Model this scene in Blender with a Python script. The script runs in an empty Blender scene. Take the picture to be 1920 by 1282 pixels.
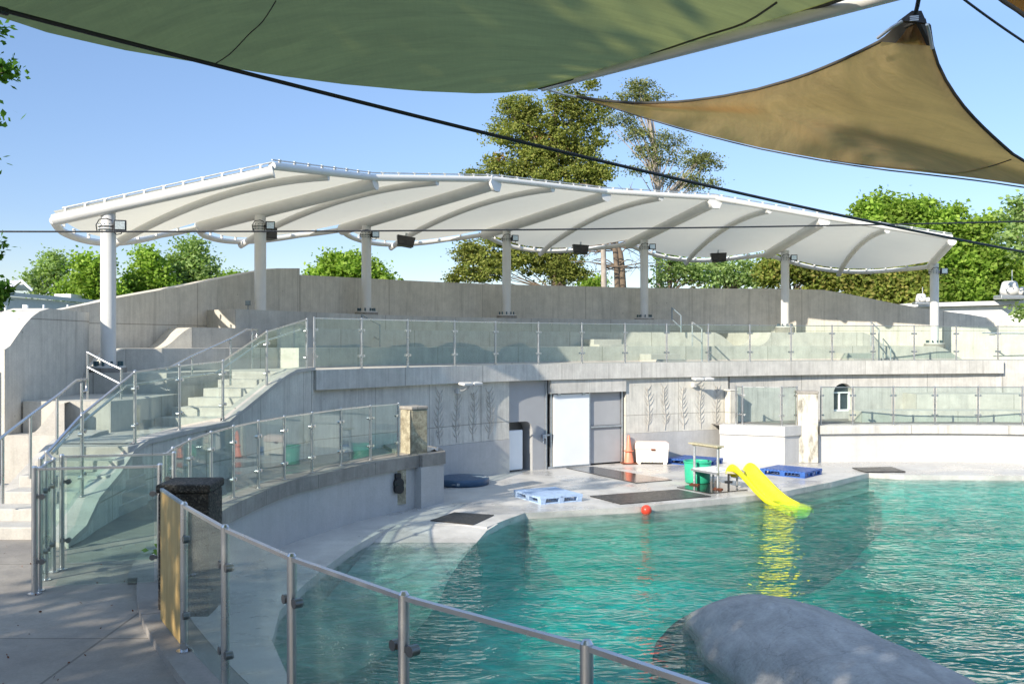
import bpy, math, random
import numpy as np
from mathutils import Vector, Matrix
from mathutils.geometry import tessellate_polygon
random.seed(7)
rng = np.random.default_rng(7)
R_ = math.radians
sc = bpy.context.scene
col = sc.collection

# ------------------------------------------------------------------ camera, sky, sun, exposure
H = 3.42                       # eye height above the water
cam_d = bpy.data.cameras.new('camera')
cam_d.sensor_width = 36.0
cam_d.lens = 35.0
cam_d.clip_end = 3000.0
cam = bpy.data.objects.new('camera', cam_d)
cam.location = (0, 0, H)
cam.rotation_euler = (R_(90), 0, 0)
col.objects.link(cam)
sc.camera = cam

SUN_DIR = Vector((0.62, 0.78, -0.50)).normalized()     # direction the light travels
elev = math.asin(-SUN_DIR.z)
world = bpy.data.worlds.new('World')
sc.world = world
world.use_nodes = True
wn = world.node_tree
sky = wn.nodes.new('ShaderNodeTexSky')
sky.sky_type = 'NISHITA'
sky.sun_disc = False
sky.sun_elevation = elev
sky.sun_rotation = math.atan2(-SUN_DIR.x, -SUN_DIR.y)
sky.air_density = 1.0
sky.dust_density = 0.0
sky.ozone_density = 3.0
wn.nodes['Background'].inputs[1].default_value = 0.15
# the clear blue of that morning: less white glare towards the horizon
tc = wn.nodes.new('ShaderNodeTexCoord'); sx = wn.nodes.new('ShaderNodeSeparateXYZ'); rp = wn.nodes.new('ShaderNodeValToRGB')
wn.links.new(tc.outputs['Generated'], sx.inputs[0]); wn.links.new(sx.outputs[2], rp.inputs[0])
e_ = rp.color_ramp.elements
e_[0].position = 0.0; e_[0].color = (0.35, 0.33, 0.35, 1)
e_[1].position = 0.5; e_[1].color = (0.90, 0.80, 0.84, 1)
e5 = e_.new(0.75); e5.color = (2.0, 1.45, 1.0, 1)
e2 = e_.new(0.12); e2.color = (0.35, 0.34, 0.385, 1)
e3 = e_.new(0.28); e3.color = (0.43, 0.415, 0.44, 1)
mx = wn.nodes.new('ShaderNodeMix'); mx.data_type = 'RGBA'; mx.blend_type = 'MULTIPLY'; mx.inputs[0].default_value = 1.0
wn.links.new(sky.outputs[0], mx.inputs[6]); wn.links.new(rp.outputs[0], mx.inputs[7])
wn.links.new(mx.outputs[2], wn.nodes['Background'].inputs[0])
sun_d = bpy.data.lights.new('sun', 'SUN')
sun_d.energy = 2.75
sun_d.angle = R_(0.53)
sun_d.color = (1.0, 0.91, 0.77)
sun = bpy.data.objects.new('sun', sun_d)
sun.rotation_euler = SUN_DIR.to_track_quat('-Z', 'Y').to_euler()
sun.location = (-20, -20, 30)
col.objects.link(sun)
sc.view_settings.view_transform = 'Standard'
sc.view_settings.look = 'None'
sc.view_settings.gamma = 1.0
sc.view_settings.exposure = 1.5
sc.cycles.max_bounces = 10
sc.cycles.transparent_max_bounces = 24
sc.cycles.transmission_bounces = 8
sc.cycles.caustics_refractive = True
sc.cycles.caustics_reflective = False

# ------------------------------------------------------------------ measuring and mesh helpers
F = 1866.7
CX, CY = 960.0, 641.0
def px(u, v, D): return ((u - CX) / F * D, D, H - (v - CY) / F * D)
def pz(v, D): return H - (v - CY) / F * D
def gp(u, v, z):
    D = F * (H - z) / (v - CY)
    return ((u - CX) / F * D, D)
def ux(u, D): return (u - CX) / F * D

def lerp(a, b, t): return tuple(x + (y - x) * t for x, y in zip(a, b))
def catmull(pts, n=6):
    out = []
    P = [pts[0]] + list(pts) + [pts[-1]]
    for i in range(1, len(P) - 2):
        p0, p1, p2, p3 = P[i-1], P[i], P[i+1], P[i+2]
        for k in range(n):
            t = k / n
            out.append(tuple(0.5 * ((2*b) + (-a + c) * t + (2*a - 5*b + 4*c - d) * t*t + (-a + 3*b - 3*c + d) * t**3)
                             for a, b, c, d in zip(p0, p1, p2, p3)))
    out.append(tuple(pts[-1]))
    return out
def normals2(pts, closed=False):
    out = []
    n = len(pts)
    for i in range(n):
        if closed: a, b = pts[i-1], pts[(i+1) % n]
        else: a, b = pts[max(i-1, 0)], pts[min(i+1, n-1)]
        dx, dy = b[0] - a[0], b[1] - a[1]
        l = math.hypot(dx, dy) or 1
        out.append((-dy / l, dx / l))
    return out
def offset(pts, d):
    return [(p[0] + n[0] * d, p[1] + n[1] * d) for p, n in zip(pts, normals2(pts))]
def arclen(pts):
    s = [0]
    for a, b in zip(pts, pts[1:]): s.append(s[-1] + math.hypot(b[0]-a[0], b[1]-a[1]))
    return s
def sstep(t):
    t = max(0, min(1, t))
    return t * t * (3 - 2 * t)

W0 = {}      # world origin each object was built around
class MB:
    def __init__(s):
        s.v = []; s.f = []; s.uv = {}; s.sm = []
    def add(s, verts, faces, smooth=False, uvs=None):
        o = len(s.v)
        s.v += [tuple(v) for v in verts]
        for f in faces:
            s.f.append(tuple(a + o for a in f)); s.sm.append(smooth)
            if uvs is not None: s.uv[len(s.f) - 1] = [uvs[a] for a in f]
        return s
    def box(s, c, size, rz=0.0, mat=None):
        sx, sy, sz = (q / 2 for q in size)
        vs = [Vector((x*sx, y*sy, z*sz)) for z in (-1, 1) for y in (-1, 1) for x in (-1, 1)]
        M = mat if mat is not None else Matrix.Rotation(rz, 3, 'Z')
        vs = [M @ v + Vector(c) for v in vs]
        return s.add(vs, [(0,2,3,1), (4,5,7,6), (0,1,5,4), (2,6,7,3), (0,4,6,2), (1,3,7,5)])
    def bar(s, a, b, w, h):
        a, b = Vector(a), Vector(b)
        d = (b - a); L = d.length; d.normalize()
        side = d.cross(Vector((0, 0, 1)))
        if side.length < 1e-4: side = Vector((1, 0, 0))
        side.normalize(); up = side.cross(d)
        M = Matrix((d, side, up)).transposed()
        return s.box((a + b) / 2, (L, w, h), mat=M)
    def tube(s, pts, r, n=8, caps=True, flat=1.0):
        P = [Vector(p) for p in pts]
        rr = r if isinstance(r, (list, tuple)) else [r] * len(P)
        vs = []; prev = None
        for i, p in enumerate(P):
            d = (P[min(i+1, len(P)-1)] - P[max(i-1, 0)]).normalized()
            if prev is None:
                a = Vector((0, 0, 1)) if abs(d.z) < 0.9 else Vector((1, 0, 0))
                u = d.cross(a).normalized()
            else:
                u = (prev - d * prev.dot(d)).normalized()
            prev = u
            w = d.cross(u)
            for k in range(n):
                t = 2 * math.pi * k / n
                vs.append(p + u * (math.cos(t) * rr[i]) + w * (math.sin(t) * rr[i] * flat))
        fs = []
        for i in range(len(P) - 1):
            for k in range(n):
                a, b = i*n + k, i*n + (k+1) % n
                fs.append((a, b, b + n, a + n))
        s.add(vs, fs, True)
        if caps:
            o = len(vs)
            s.add(vs[:n], [tuple(range(n))[::-1]]); s.add(vs[-n:], [tuple(range(n))])
        return s
    def lathe(s, prof, c=(0, 0, 0), n=20, smooth=True, sx=1.0):
        vs = []
        for r, z in prof:
            for k in range(n):
                t = 2 * math.pi * k / n
                vs.append((c[0] + r * sx * math.cos(t), c[1] + r * math.sin(t), c[2] + z))
        fs = []
        for i in range(len(prof) - 1):
            for k in range(n):
                a, b = i*n + k, i*n + (k+1) % n
                fs.append((a, b, b + n, a + n))
        return s.add(vs, fs, smooth)
    def prism(s, poly, z0, z1, holes=()):
        loops = [list(poly)] + [list(h) for h in holes]
        flat = [p for l in loops for p in l]
        tri = tessellate_polygon([[Vector((p[0], p[1], 0)) for p in l] for l in loops])
        tri2 = []
        for t in tri:
            a, b, c = (flat[i] for i in t)
            ar = (b[0]-a[0])*(c[1]-a[1]) - (b[1]-a[1])*(c[0]-a[0])
            if abs(ar) < 1e-9: continue
            tri2.append(t if ar > 0 else (t[0], t[2], t[1]))
        s.add([(p[0], p[1], z1) for p in flat], tri2)
        if z0 is not None:
            s.add([(p[0], p[1], z0) for p in flat], [t[::-1] for t in tri2])
            for li, l in enumerate(loops):
                ar = sum(l[i-1][0]*l[i][1] - l[i][0]*l[i-1][1] for i in range(len(l)))
                L = l if (ar > 0) == (li == 0) else l[::-1]
                sl = 0
                for i in range(len(L)):
                    a, b = L[i], L[(i+1) % len(L)]
                    e = math.hypot(b[0]-a[0], b[1]-a[1])
                    s.add([(a[0], a[1], z0), (b[0], b[1], z0), (b[0], b[1], z1), (a[0], a[1], z1)], [(0, 1, 2, 3)],
                          uvs=[(sl, z0), (sl+e, z0), (sl+e, z1), (sl, z1)])
                    sl += e
        return s
    def sweep(s, pts, z0, z1, o0, o1, closed=False, smooth=False):
        n = len(pts)
        nn = normals2(pts, closed)
        Z0 = z0 if isinstance(z0, (list, tuple)) else [z0] * n
        Z1 = z1 if isinstance(z1, (list, tuple)) else [z1] * n
        S = arclen(list(pts) + ([pts[0]] if closed else []))
        A = [(p[0] + q[0]*o0, p[1] + q[1]*o0) for p, q in zip(pts, nn)]
        B = [(p[0] + q[0]*o1, p[1] + q[1]*o1) for p, q in zip(pts, nn)]
        w = abs(o1 - o0)
        for i in range(n if closed else n - 1):
            j = (i + 1) % n
            s0, s1 = S[i], S[i+1]
            a0, a1, b0, b1 = A[i], A[j], B[i], B[j]
            q = [((*a0, Z0[i]), (*a1, Z0[j]), (*a1, Z1[j]), (*a0, Z1[i]), [(s0, Z0[i]), (s1, Z0[j]), (s1, Z1[j]), (s0, Z1[i])]),
                 ((*b1, Z0[j]), (*b0, Z0[i]), (*b0, Z1[i]), (*b1, Z1[j]), [(s1, Z0[j]), (s0, Z0[i]), (s0, Z1[i]), (s1, Z1[j])]),
                 ((*a0, Z1[i]), (*a1, Z1[j]), (*b1, Z1[j]), (*b0, Z1[i]), [(s0, 0), (s1, 0), (s1, w), (s0, w)]),
                 ((*a1, Z0[j]), (*a0, Z0[i]), (*b0, Z0[i]), (*b1, Z0[j]), [(s1, 0), (s0, 0), (s0, w), (s1, w)])]
            for c0, c1, c2, c3, uv in q:
                s.add([c0, c1, c2, c3], [(0, 1, 2, 3)], smooth, uvs=uv)
        if not closed:
            for i, fl in ((0, False), (n-1, True)):
                vs = [(*B[i], Z0[i]), (*A[i], Z0[i]), (*A[i], Z1[i]), (*B[i], Z1[i])]
                uv = [(w, Z0[i]), (0, Z0[i]), (0, Z1[i]), (w, Z1[i])]
                s.add(vs, [(3, 2, 1, 0) if fl else (0, 1, 2, 3)], uvs=uv)
        return s
    def grid(s, P, smooth=True, uvscale=1.0):
        m, n = len(P), len(P[0])
        vs = [p for row in P for p in row]
        fs = [(i*n + j, i*n + j + 1, (i+1)*n + j + 1, (i+1)*n + j) for i in range(m-1) for j in range(n-1)]
        uv = [(i / (m-1) * uvscale, j / (n-1) * uvscale) for i in range(m) for j in range(n)]
        return s.add(vs, fs, smooth, uvs=uv)
    def build(s, name, mat, parent=None, loc=None, bevel=0.0, solid=0.0, weld=False):
        org = Vector(loc) if loc is not None else (W0[parent] if parent is not None else Vector((0, 0, 0)))
        me = bpy.data.meshes.new(name)
        V = np.array(s.v, dtype=float) - np.array(org)
        me.from_pydata(V.tolist(), [], s.f)
        me.polygons.foreach_set('use_smooth', s.sm)
        uvl = me.uv_layers.new(name='UVMap')
        me.update()
        buf = np.zeros(len(me.loops) * 2)
        for p in me.polygons:
            cu = s.uv.get(p.index)
            nx, ny, nz = (abs(q) for q in p.normal)
            for k, li in enumerate(p.loop_indices):
                if cu is not None: a, b = cu[k]
                else:
                    x, y, z = s.v[me.loops[li].vertex_index]
                    if nz > 0.7: a, b = x, y
                    elif nx > ny: a, b = y, z
                    else: a, b = x, z
                buf[2*li] = a; buf[2*li + 1] = b
        uvl.data.foreach_set('uv', buf)
        if mat is not None: me.materials.append(mat)
        o = bpy.data.objects.new(name, me)
        col.objects.link(o)
        if parent is not None: o.parent = parent
        elif loc is not None: o.location = loc
        W0[o] = org
        if weld:
            w = o.modifiers.new('weld', 'WELD'); w.merge_threshold = 0.0005
        if solid:
            m = o.modifiers.new('solid', 'SOLIDIFY'); m.thickness = solid; m.offset = 0
        if bevel:
            m = o.modifiers.new('bevel', 'BEVEL'); m.width = bevel; m.segments = 2; m.limit_method = 'ANGLE'
            m.angle_limit = R_(40)
        return o

def tag(o, label=None, cat=None, group=None, kind=None):
    if label: o['label'] = label
    if cat: o['category'] = cat
    if group: o['group'] = group
    if kind: o['kind'] = kind
    return o
def thing(name, label, cat, loc=(0, 0, 0), group=None):
    o = bpy.data.objects.new(name, None)
    o.empty_display_size = 0.2
    col.objects.link(o)
    o.location = loc
    W0[o] = Vector(loc)
    return tag(o, label, cat, group)
def dup(o, loc=None, rz=None, label=None, parent=None, scale=None):
    c = o.copy(); col.objects.link(c)
    if parent is not None: c.parent = parent
    if loc is not None: c.location = loc
    if rz is not None: c.rotation_euler = (0, 0, rz)
    if scale is not None: c.scale = (scale,) * 3
    if label: c['label'] = label
    for ch in list(o.children): dup(ch, parent=c)
    return c

# ------------------------------------------------------------------ materials
class NT:
    def __init__(s, name):
        s.m = bpy.data.materials.new(name); s.m.use_nodes = True
        s.t = s.m.node_tree
        for n in list(s.t.nodes): s.t.nodes.remove(n)
        s.out = s.n('ShaderNodeOutputMaterial')
    def n(s, typ, **kw):
        nd = s.t.nodes.new(typ)
        for k, v in kw.items():
            if k.startswith('i_'): nd.inputs[k[2:].replace('_', ' ')].default_value = v
            else: setattr(nd, k, v)
        return nd
    def l(s, a, b): s.t.links.new(a, b)
    def coord(s, kind='UV', scale=(1, 1, 1)):
        c = s.n('ShaderNodeTexCoord'); m = s.n('ShaderNodeMapping')
        m.inputs['Scale'].default_value = scale
        s.l(c.outputs[kind], m.inputs['Vector']); return m.outputs[0]
    def noise(s, vec, scale, detail=4, rough=0.55, dist=0.0):
        n = s.n('ShaderNodeTexNoise'); n.inputs['Scale'].default_value = scale
        n.inputs['Detail'].default_value = detail; n.inputs['Roughness'].default_value = rough
        n.inputs['Distortion'].default_value = dist
        s.l(vec, n.inputs['Vector']); return n.outputs['Fac']
    def ramp(s, fac, stops):
        r = s.n('ShaderNodeValToRGB')
        e = r.color_ramp.elements
        while len(e) < len(stops): e.new(0.5)
        for el, (p, c) in zip(e, stops):
            el.position = p
            el.color = (c, c, c, 1) if isinstance(c, (int, float)) else (*c, 1)
        s.l(fac, r.inputs[0]); return r.outputs[0]
    def mix(s, fac, a, b, mode='MIX'):
        m = s.n('ShaderNodeMix', data_type='RGBA', blend_type=mode)
        for idx, v in ((0, fac), (6, a), (7, b)):
            if isinstance(v, (int, float)): m.inputs[idx].default_value = v if idx == 0 else (v, v, v, 1)
            elif isinstance(v, tuple): m.inputs[idx].default_value = (*v, 1)
            else: s.l(v, m.inputs[idx])
        return m.outputs[2]
    def math(s, op, a, b=0.0):
        m = s.n('ShaderNodeMath', operation=op)
        for i, v in enumerate((a, b)):
            if isinstance(v, (int, float)): m.inputs[i].default_value = v
            else: s.l(v, m.inputs[i])
        return m.outputs[0]
    def bump(s, h, strength=0.3, dist=0.02, normal=None):
        b = s.n('ShaderNodeBump'); b.inputs['Strength'].default_value = strength
        b.inputs['Distance'].default_value = dist
        s.l(h, b.inputs['Height'])
        if normal is not None: s.l(normal, b.inputs['Normal'])
        return b.outputs[0]
    def prin(s, color, rough=0.6, metal=0.0, normal=None, spec=0.5, coat=0.0):
        p = s.n('ShaderNodeBsdfPrincipled')
        if isinstance(color, tuple): p.inputs['Base Color'].default_value = (*color, 1)
        else: s.l(color, p.inputs['Base Color'])
        if isinstance(rough, (int, float)): p.inputs['Roughness'].default_value = rough
        else: s.l(rough, p.inputs['Roughness'])
        p.inputs['Metallic'].default_value = metal
        p.inputs['Specular IOR Level'].default_value = spec
        p.inputs['Coat Weight'].default_value = coat
        if normal is not None: s.l(normal, p.inputs['Normal'])
        return p.outputs[0]
    def mixs(s, fac, a, b):
        m = s.n('ShaderNodeMixShader')
        if isinstance(fac, (int, float)): m.inputs[0].default_value = fac
        else: s.l(fac, m.inputs[0])
        s.l(a, m.inputs[1]); s.l(b, m.inputs[2]); return m.outputs[0]
    def fresnel(s, ior, nm=None):
        # the same reflectance from both sides of a thin or unrefracted sheet
        g = s.n('ShaderNodeNewGeometry')
        v = s.math('ADD', ior, s.math('MULTIPLY', g.outputs['Backfacing'], 1.0 / ior - ior))
        f = s.n('ShaderNodeFresnel'); s.l(v, f.inputs[0])
        if nm is not None: s.l(nm, f.inputs['Normal'])
        return f.outputs[0]
    def done(s, sh): s.l(sh, s.out.inputs[0]); return s.m

def concrete(name, c1, c2, streak=0.35, joint=None, rough=0.85, dark=(0.13, 0.12, 0.10), blot=0.5, pits=0.5, wet=0.0, bmp=0.35, top_stain=0.0):
    t = NT(name)
    uv = t.coord('UV'); ob = t.coord('Object')
    big = t.noise(ob, 0.55, 6, 0.6)
    mid = t.noise(ob, 3.5, 6, 0.65)
    fine = t.noise(ob, 45, 5, 0.6)
    c = t.mix(t.ramp(big, [(0.35, 0.0), (0.68, 1.0)]), c1, c2)
    c = t.mix(blot, c, t.mix(1.0, c, t.ramp(mid, [(0.3, 0.72), (0.7, 1.18)]), 'MULTIPLY'))
    c = t.mix(0.5, c, t.mix(1.0, c, t.ramp(fine, [(0.3, 0.8), (0.7, 1.15)]), 'MULTIPLY'))
    if streak:
        sv = t.noise(t.coord('UV', (3.2, 0.22, 1)), 1.6, 6, 0.7, 0.3)
        sv2 = t.noise(t.coord('UV', (14, 0.5, 1)), 1.0, 4, 0.6)
        c = t.mix(t.math('MULTIPLY', t.ramp(sv, [(0.52, 0.0), (0.78, 1.0)]), streak), c, dark)
        c = t.mix(streak * 0.6, c, t.mix(1.0, c, t.ramp(sv2, [(0.35, 0.75), (0.65, 1.2)]), 'MULTIPLY'))
    h = fine
    if joint:
        b = t.n('ShaderNodeTexBrick', offset=0.0)
        b.inputs['Scale'].default_value = 1.0
        b.inputs['Mortar Size'].default_value = 0.012
        b.inputs['Mortar Smooth'].default_value = 0.3
        b.inputs['Brick Width'].default_value = joint[0]
        b.inputs['Row Height'].default_value = joint[1]
        b.inputs['Color1'].default_value = (1, 1, 1, 1); b.inputs['Color2'].default_value = (0.92, 0.925, 0.93, 1)
        b.inputs['Mortar'].default_value = (0.48, 0.47, 0.45, 1)
        t.l(t.coord('UV'), b.inputs['Vector'])
        c = t.mix(0.85, c, t.mix(1.0, c, b.outputs['Color'], 'MULTIPLY'))
    if pits:
        vo = t.n('ShaderNodeTexVoronoi'); vo.inputs['Scale'].default_value = 2.6
        t.l(t.coord('UV'), vo.inputs['Vector'])
        pm = t.ramp(vo.outputs['Distance'], [(0.03, 1.0), (0.07, 0.0)])
        c = t.mix(t.math('MULTIPLY', pm, pits), c, dark)
    r = t.ramp(mid, [(0.3, rough - 0.1), (0.7, min(1, rough + 0.08))])
    if wet:
        wv = t.noise(ob, 0.8, 4, 0.6)
        wm = t.math('MULTIPLY', t.ramp(wv, [(0.42, 0.0), (0.62, 1.0)]), wet)
        r = t.mix(wm, r, 0.09)
        c = t.mix(wm, c, t.mix(1.0, c, (0.80, 0.80, 0.80), 'MULTIPLY'))
    hh = t.math('ADD', t.math('MULTIPLY', fine, 0.4), mid)
    return t.done(t.prin(c, r, 0, t.bump(hh, bmp, 0.02)))

def plain(name, c, rough=0.5, metal=0.0, var=0.12, scale=6.0, bmp=0.0, bscale=60, spec=0.5, coat=0.0):
    t = NT(name)
    ob = t.coord('Object')
    n = t.noise(ob, scale, 5, 0.6)
    cc = t.mix(1.0, tuple(c), t.ramp(n, [(0.3, 1 - var), (0.7, 1 + var)]), 'MULTIPLY')
    r = t.ramp(t.noise(ob, scale * 2.3, 4), [(0.3, max(0.02, rough - 0.07)), (0.7, min(1, rough + 0.07))])
    nm = t.bump(t.noise(ob, bscale, 3), bmp, 0.01) if bmp else None
    return t.done(t.prin(cc, r, metal, nm, spec, coat))

M = {}
M['wall'] = concrete('board_marked_concrete', (0.64, 0.60, 0.52), (0.54, 0.51, 0.445), 0.42, (3.9, 1.9), pits=0.5)
M['wallwhite'] = concrete('pale_weathered_concrete', (0.60, 0.58, 0.53), (0.50, 0.485, 0.44), 0.55, (2.6, 3.0), pits=0.2)
M['relief'] = concrete('relief_concrete', (0.63, 0.61, 0.54), (0.54, 0.52, 0.465), 0.6, (1.75, 1.42), pits=0.35)
M['carve'] = concrete('carved_concrete', (0.56, 0.53, 0.47), (0.48, 0.45, 0.40), 0.3, None, pits=0)
M['paint'] = concrete('grey_painted_concrete', (0.46, 0.455, 0.44), (0.40, 0.40, 0.39), 0.16, None, rough=0.6, pits=0, blot=0.3)
M['whitepaint'] = concrete('white_painted_concrete', (0.56, 0.55, 0.52), (0.50, 0.49, 0.47), 0.16, None, rough=0.6, pits=0, blot=0.25)
M['deck'] = concrete('wet_deck_concrete', (0.56, 0.54, 0.50), (0.47, 0.455, 0.43), 0, None, rough=0.55, pits=0, wet=0.9, blot=0.45)
M['floor'] = concrete('brushed_floor_concrete', (0.31, 0.28, 0.24), (0.22, 0.20, 0.18), 0, (3.2, 2.6), rough=0.8, pits=0.3, blot=0.7)
M['step'] = concrete('step_concrete', (0.50, 0.475, 0.43), (0.41, 0.39, 0.355), 0.2, None, pits=0.2)
M['tier'] = concrete('seating_concrete', (0.54, 0.52, 0.46), (0.45, 0.43, 0.385), 0.3, (2.9, 5.0), pits=0.2)
t = NT('weather_stained_pillar')
pn = t.noise(t.coord('Object', (2.2, 2.2, 0.8)), 1.5, 9, 0.72)
c = t.mix(t.ramp(pn, [(0.47, 0.0), (0.62, 0.85)]), (0.58, 0.55, 0.47), (0.13, 0.115, 0.08))
M['pillarstain'] = t.done(t.prin(c, 0.9, 0, t.bump(pn, 0.4, 0.02)))
M['cap'] = concrete('coping_concrete', (0.36, 0.33, 0.285), (0.24, 0.22, 0.195), 0.5, (1.9, 9.0), dark=(0.10, 0.09, 0.08), blot=0.9)
t = NT('whale_back_rock')
ob = t.coord('Object')
n1 = t.noise(ob, 1.3, 8, 0.65); n2 = t.noise(ob, 30, 5, 0.7); n3 = t.noise(t.coord('Object', (1.2, 0.35, 1)), 3.0, 7, 0.7, 0.8)
c = t.mix(t.ramp(n1, [(0.35, 0.0), (0.65, 1.0)]), (0.39, 0.385, 0.37), (0.27, 0.27, 0.265))
c = t.mix(1.0, c, t.ramp(n3, [(0.3, 0.72), (0.7, 1.18)]), 'MULTIPLY')
c = t.mix(1.0, c, t.ramp(n2, [(0.3, 0.85), (0.7, 1.12)]), 'MULTIPLY')
vo = t.n('ShaderNodeTexVoronoi', feature='DISTANCE_TO_EDGE'); vo.inputs['Scale'].default_value = 0.9
vm = t.n('ShaderNodeMix', data_type='VECTOR'); vm.inputs[0].default_value = 0.4; nz = t.n('ShaderNodeTexNoise'); nz.inputs['Scale'].default_value = 2.5; nz.inputs['Detail'].default_value = 6
t.l(ob, nz.inputs['Vector']); t.l(ob, vm.inputs[4]); t.l(nz.outputs['Color'], vm.inputs[5]); t.l(vm.outputs[1], vo.inputs['Vector'])
crack = t.ramp(vo.outputs['Distance'], [(0.0, 0.66), (0.005, 1.0)])
c = t.mix(0.8, c, t.mix(1.0, c, crack, 'MULTIPLY'))
gz = t.n('ShaderNodeSeparateXYZ'); g_ = t.n('ShaderNodeNewGeometry'); t.l(g_.outputs['Position'], gz.inputs[0])
wl = t.math('ADD', gz.outputs[2], t.math('MULTIPLY', n1, 0.14))
wetm = t.ramp(wl, [(0.12, 1.0), (0.20, 0.0)])
c = t.mix(wetm, c, t.mix(1.0, c, (0.62, 0.66, 0.58), 'MULTIPLY'))
M['rock'] = t.done(t.prin(c, t.mix(wetm, 0.72, 0.2), 0, t.bump(t.math('ADD', n2, t.math('MULTIPLY', n3, 1.5)), 0.5, 0.02)))
M['poolfloor'] = concrete('pool_plaster', (0.55, 0.90, 0.80), (0.38, 0.74, 0.68), 0, None, rough=0.9, pits=0, blot=0.8)
M['shelf'] = concrete('shallow_shelf_plaster', (0.55, 0.51, 0.40), (0.40, 0.38, 0.29), 0, None, rough=0.9, pits=0, blot=0.9)
M['steel'] = plain('brushed_steel', (0.56, 0.56, 0.56), 0.30, 1.0, 0.02, 2)
M['clamp'] = plain('dark_steel_clamp', (0.20, 0.20, 0.20), 0.35, 0.9, 0.05, 3)
M['galv'] = plain('galvanised_steel', (0.50, 0.52, 0.53), 0.45, 0.8, 0.15, 14)
M['whitesteel'] = plain('white_painted_steel', (0.62, 0.61, 0.58), 0.38, 0, 0.05, 3)
M['bluegrey'] = plain('blue_grey_painted_steel', (0.22, 0.27, 0.30), 0.45, 0.2, 0.1)
M['bolt'] = plain('dark_bolt_steel', (0.05, 0.10, 0.12), 0.45, 0.5, 0.2)
M['black'] = plain('black_plastic', (0.018, 0.018, 0.02), 0.45, 0, 0.2)
M['cable'] = plain('black_cable_sheath', (0.014, 0.016, 0.020), 0.5, 0, 0.2, 30, 0.6, 90)
M['lens'] = plain('lamp_lens', (0.55, 0.60, 0.60), 0.15, 0.3, 0.3, 40)
M['greypanel'] = plain('grey_recess_render', (0.36, 0.365, 0.37), 0.6, 0, 0.06, 2)
M['door'] = plain('white_door_panel', (0.82, 0.84, 0.84), 0.35, 0, 0.03, 2)
M['rubber'] = plain('rubber_mat', (0.024, 0.022, 0.021), 0.34, 0, 0.4, 5, 0.4, 120)
M['wetrubber'] = plain('wet_rubber_mat', (0.020, 0.019, 0.018), 0.10, 0, 0.4, 3, 0.12, 60)
M['blue'] = plain('blue_plastic', (0.035, 0.11, 0.36), 0.42, 0, 0.15, 8)
M['paleblue'] = plain('faded_blue_plastic', (0.36, 0.48, 0.66), 0.55, 0, 0.2, 10)
M['navy'] = plain('navy_vinyl', (0.03, 0.075, 0.14), 0.38, 0, 0.15, 5)
M['yellow'] = plain('yellow_plastic', (0.84, 0.78, 0.02), 0.28, 0, 0.06, 4)
M['orange'] = plain('orange_plastic', (0.72, 0.22, 0.13), 0.45, 0, 0.12, 8)
M['green'] = plain('green_plastic', (0.03, 0.38, 0.22), 0.42, 0, 0.15, 6)
M['cream'] = plain('cream_plastic', (0.72, 0.66, 0.58), 0.42, 0, 0.07, 6)
M['pinkcream'] = plain('pinkish_plastic', (0.76, 0.58, 0.50), 0.42, 0, 0.07, 6)
M['red'] = plain('red_ball_plastic', (0.72, 0.06, 0.03), 0.3, 0, 0.1, 8)
M['rust'] = plain('rusty_iron', (0.14, 0.045, 0.02), 0.85, 0.2, 0.35, 20, 0.5)
M['board'] = plain('weathered_board', (0.40, 0.36, 0.24), 0.6, 0, 0.25, 12)
M['roofwhite'] = plain('white_metal_roof', (0.72, 0.72, 0.70), 0.5, 0, 0.05)
M['window'] = plain('dark_window_glass', (0.03, 0.05, 0.06), 0.08, 0, 0.2)

t = NT('exposed_aggregate')
ob = t.coord('Object')
vo = t.n('ShaderNodeTexVoronoi'); vo.inputs['Scale'].default_value = 75; t.l(ob, vo.inputs['Vector'])
c = t.ramp(vo.outputs['Color'], [(0.15, (0.018, 0.014, 0.010)), (0.6, (0.045, 0.036, 0.025)), (0.97, (0.17, 0.145, 0.11))])
c = t.mix(0.6, c, t.mix(1.0, c, t.ramp(t.noise(ob, 4, 5), [(0.3, 0.45), (0.7, 1.3)]), 'MULTIPLY'))
M['aggregate'] = t.done(t.prin(c, 0.85, 0, t.bump(vo.outputs['Distance'], 0.7, 0.01)))
t = NT('stained_pillar_render')
ob = t.coord('Object')
n1 = t.noise(ob, 6, 6, 0.7); n2 = t.noise(ob, 40, 4)
c = t.mix(t.ramp(n1, [(0.38, 0.0), (0.62, 1.0)]), (0.46, 0.42, 0.30), (0.22, 0.19, 0.13))
c = t.mix(1.0, c, t.ramp(n2, [(0.3, 0.7), (0.7, 1.2)]), 'MULTIPLY')
M['pillar'] = t.done(t.prin(c, 0.9, 0, t.bump(n2, 0.5, 0.01)))
t = NT('plywood')
w = t.noise(t.coord('Object', (9, 9, 0.7)), 1.6, 8, 0.65, 1.2)
c = t.ramp(w, [(0.3, (0.28, 0.17, 0.055)), (0.5, (0.42, 0.28, 0.10)), (0.7, (0.52, 0.38, 0.16))])
M['ply'] = t.done(t.prin(c, 0.55, 0, t.bump(w, 0.15, 0.01)))

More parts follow.
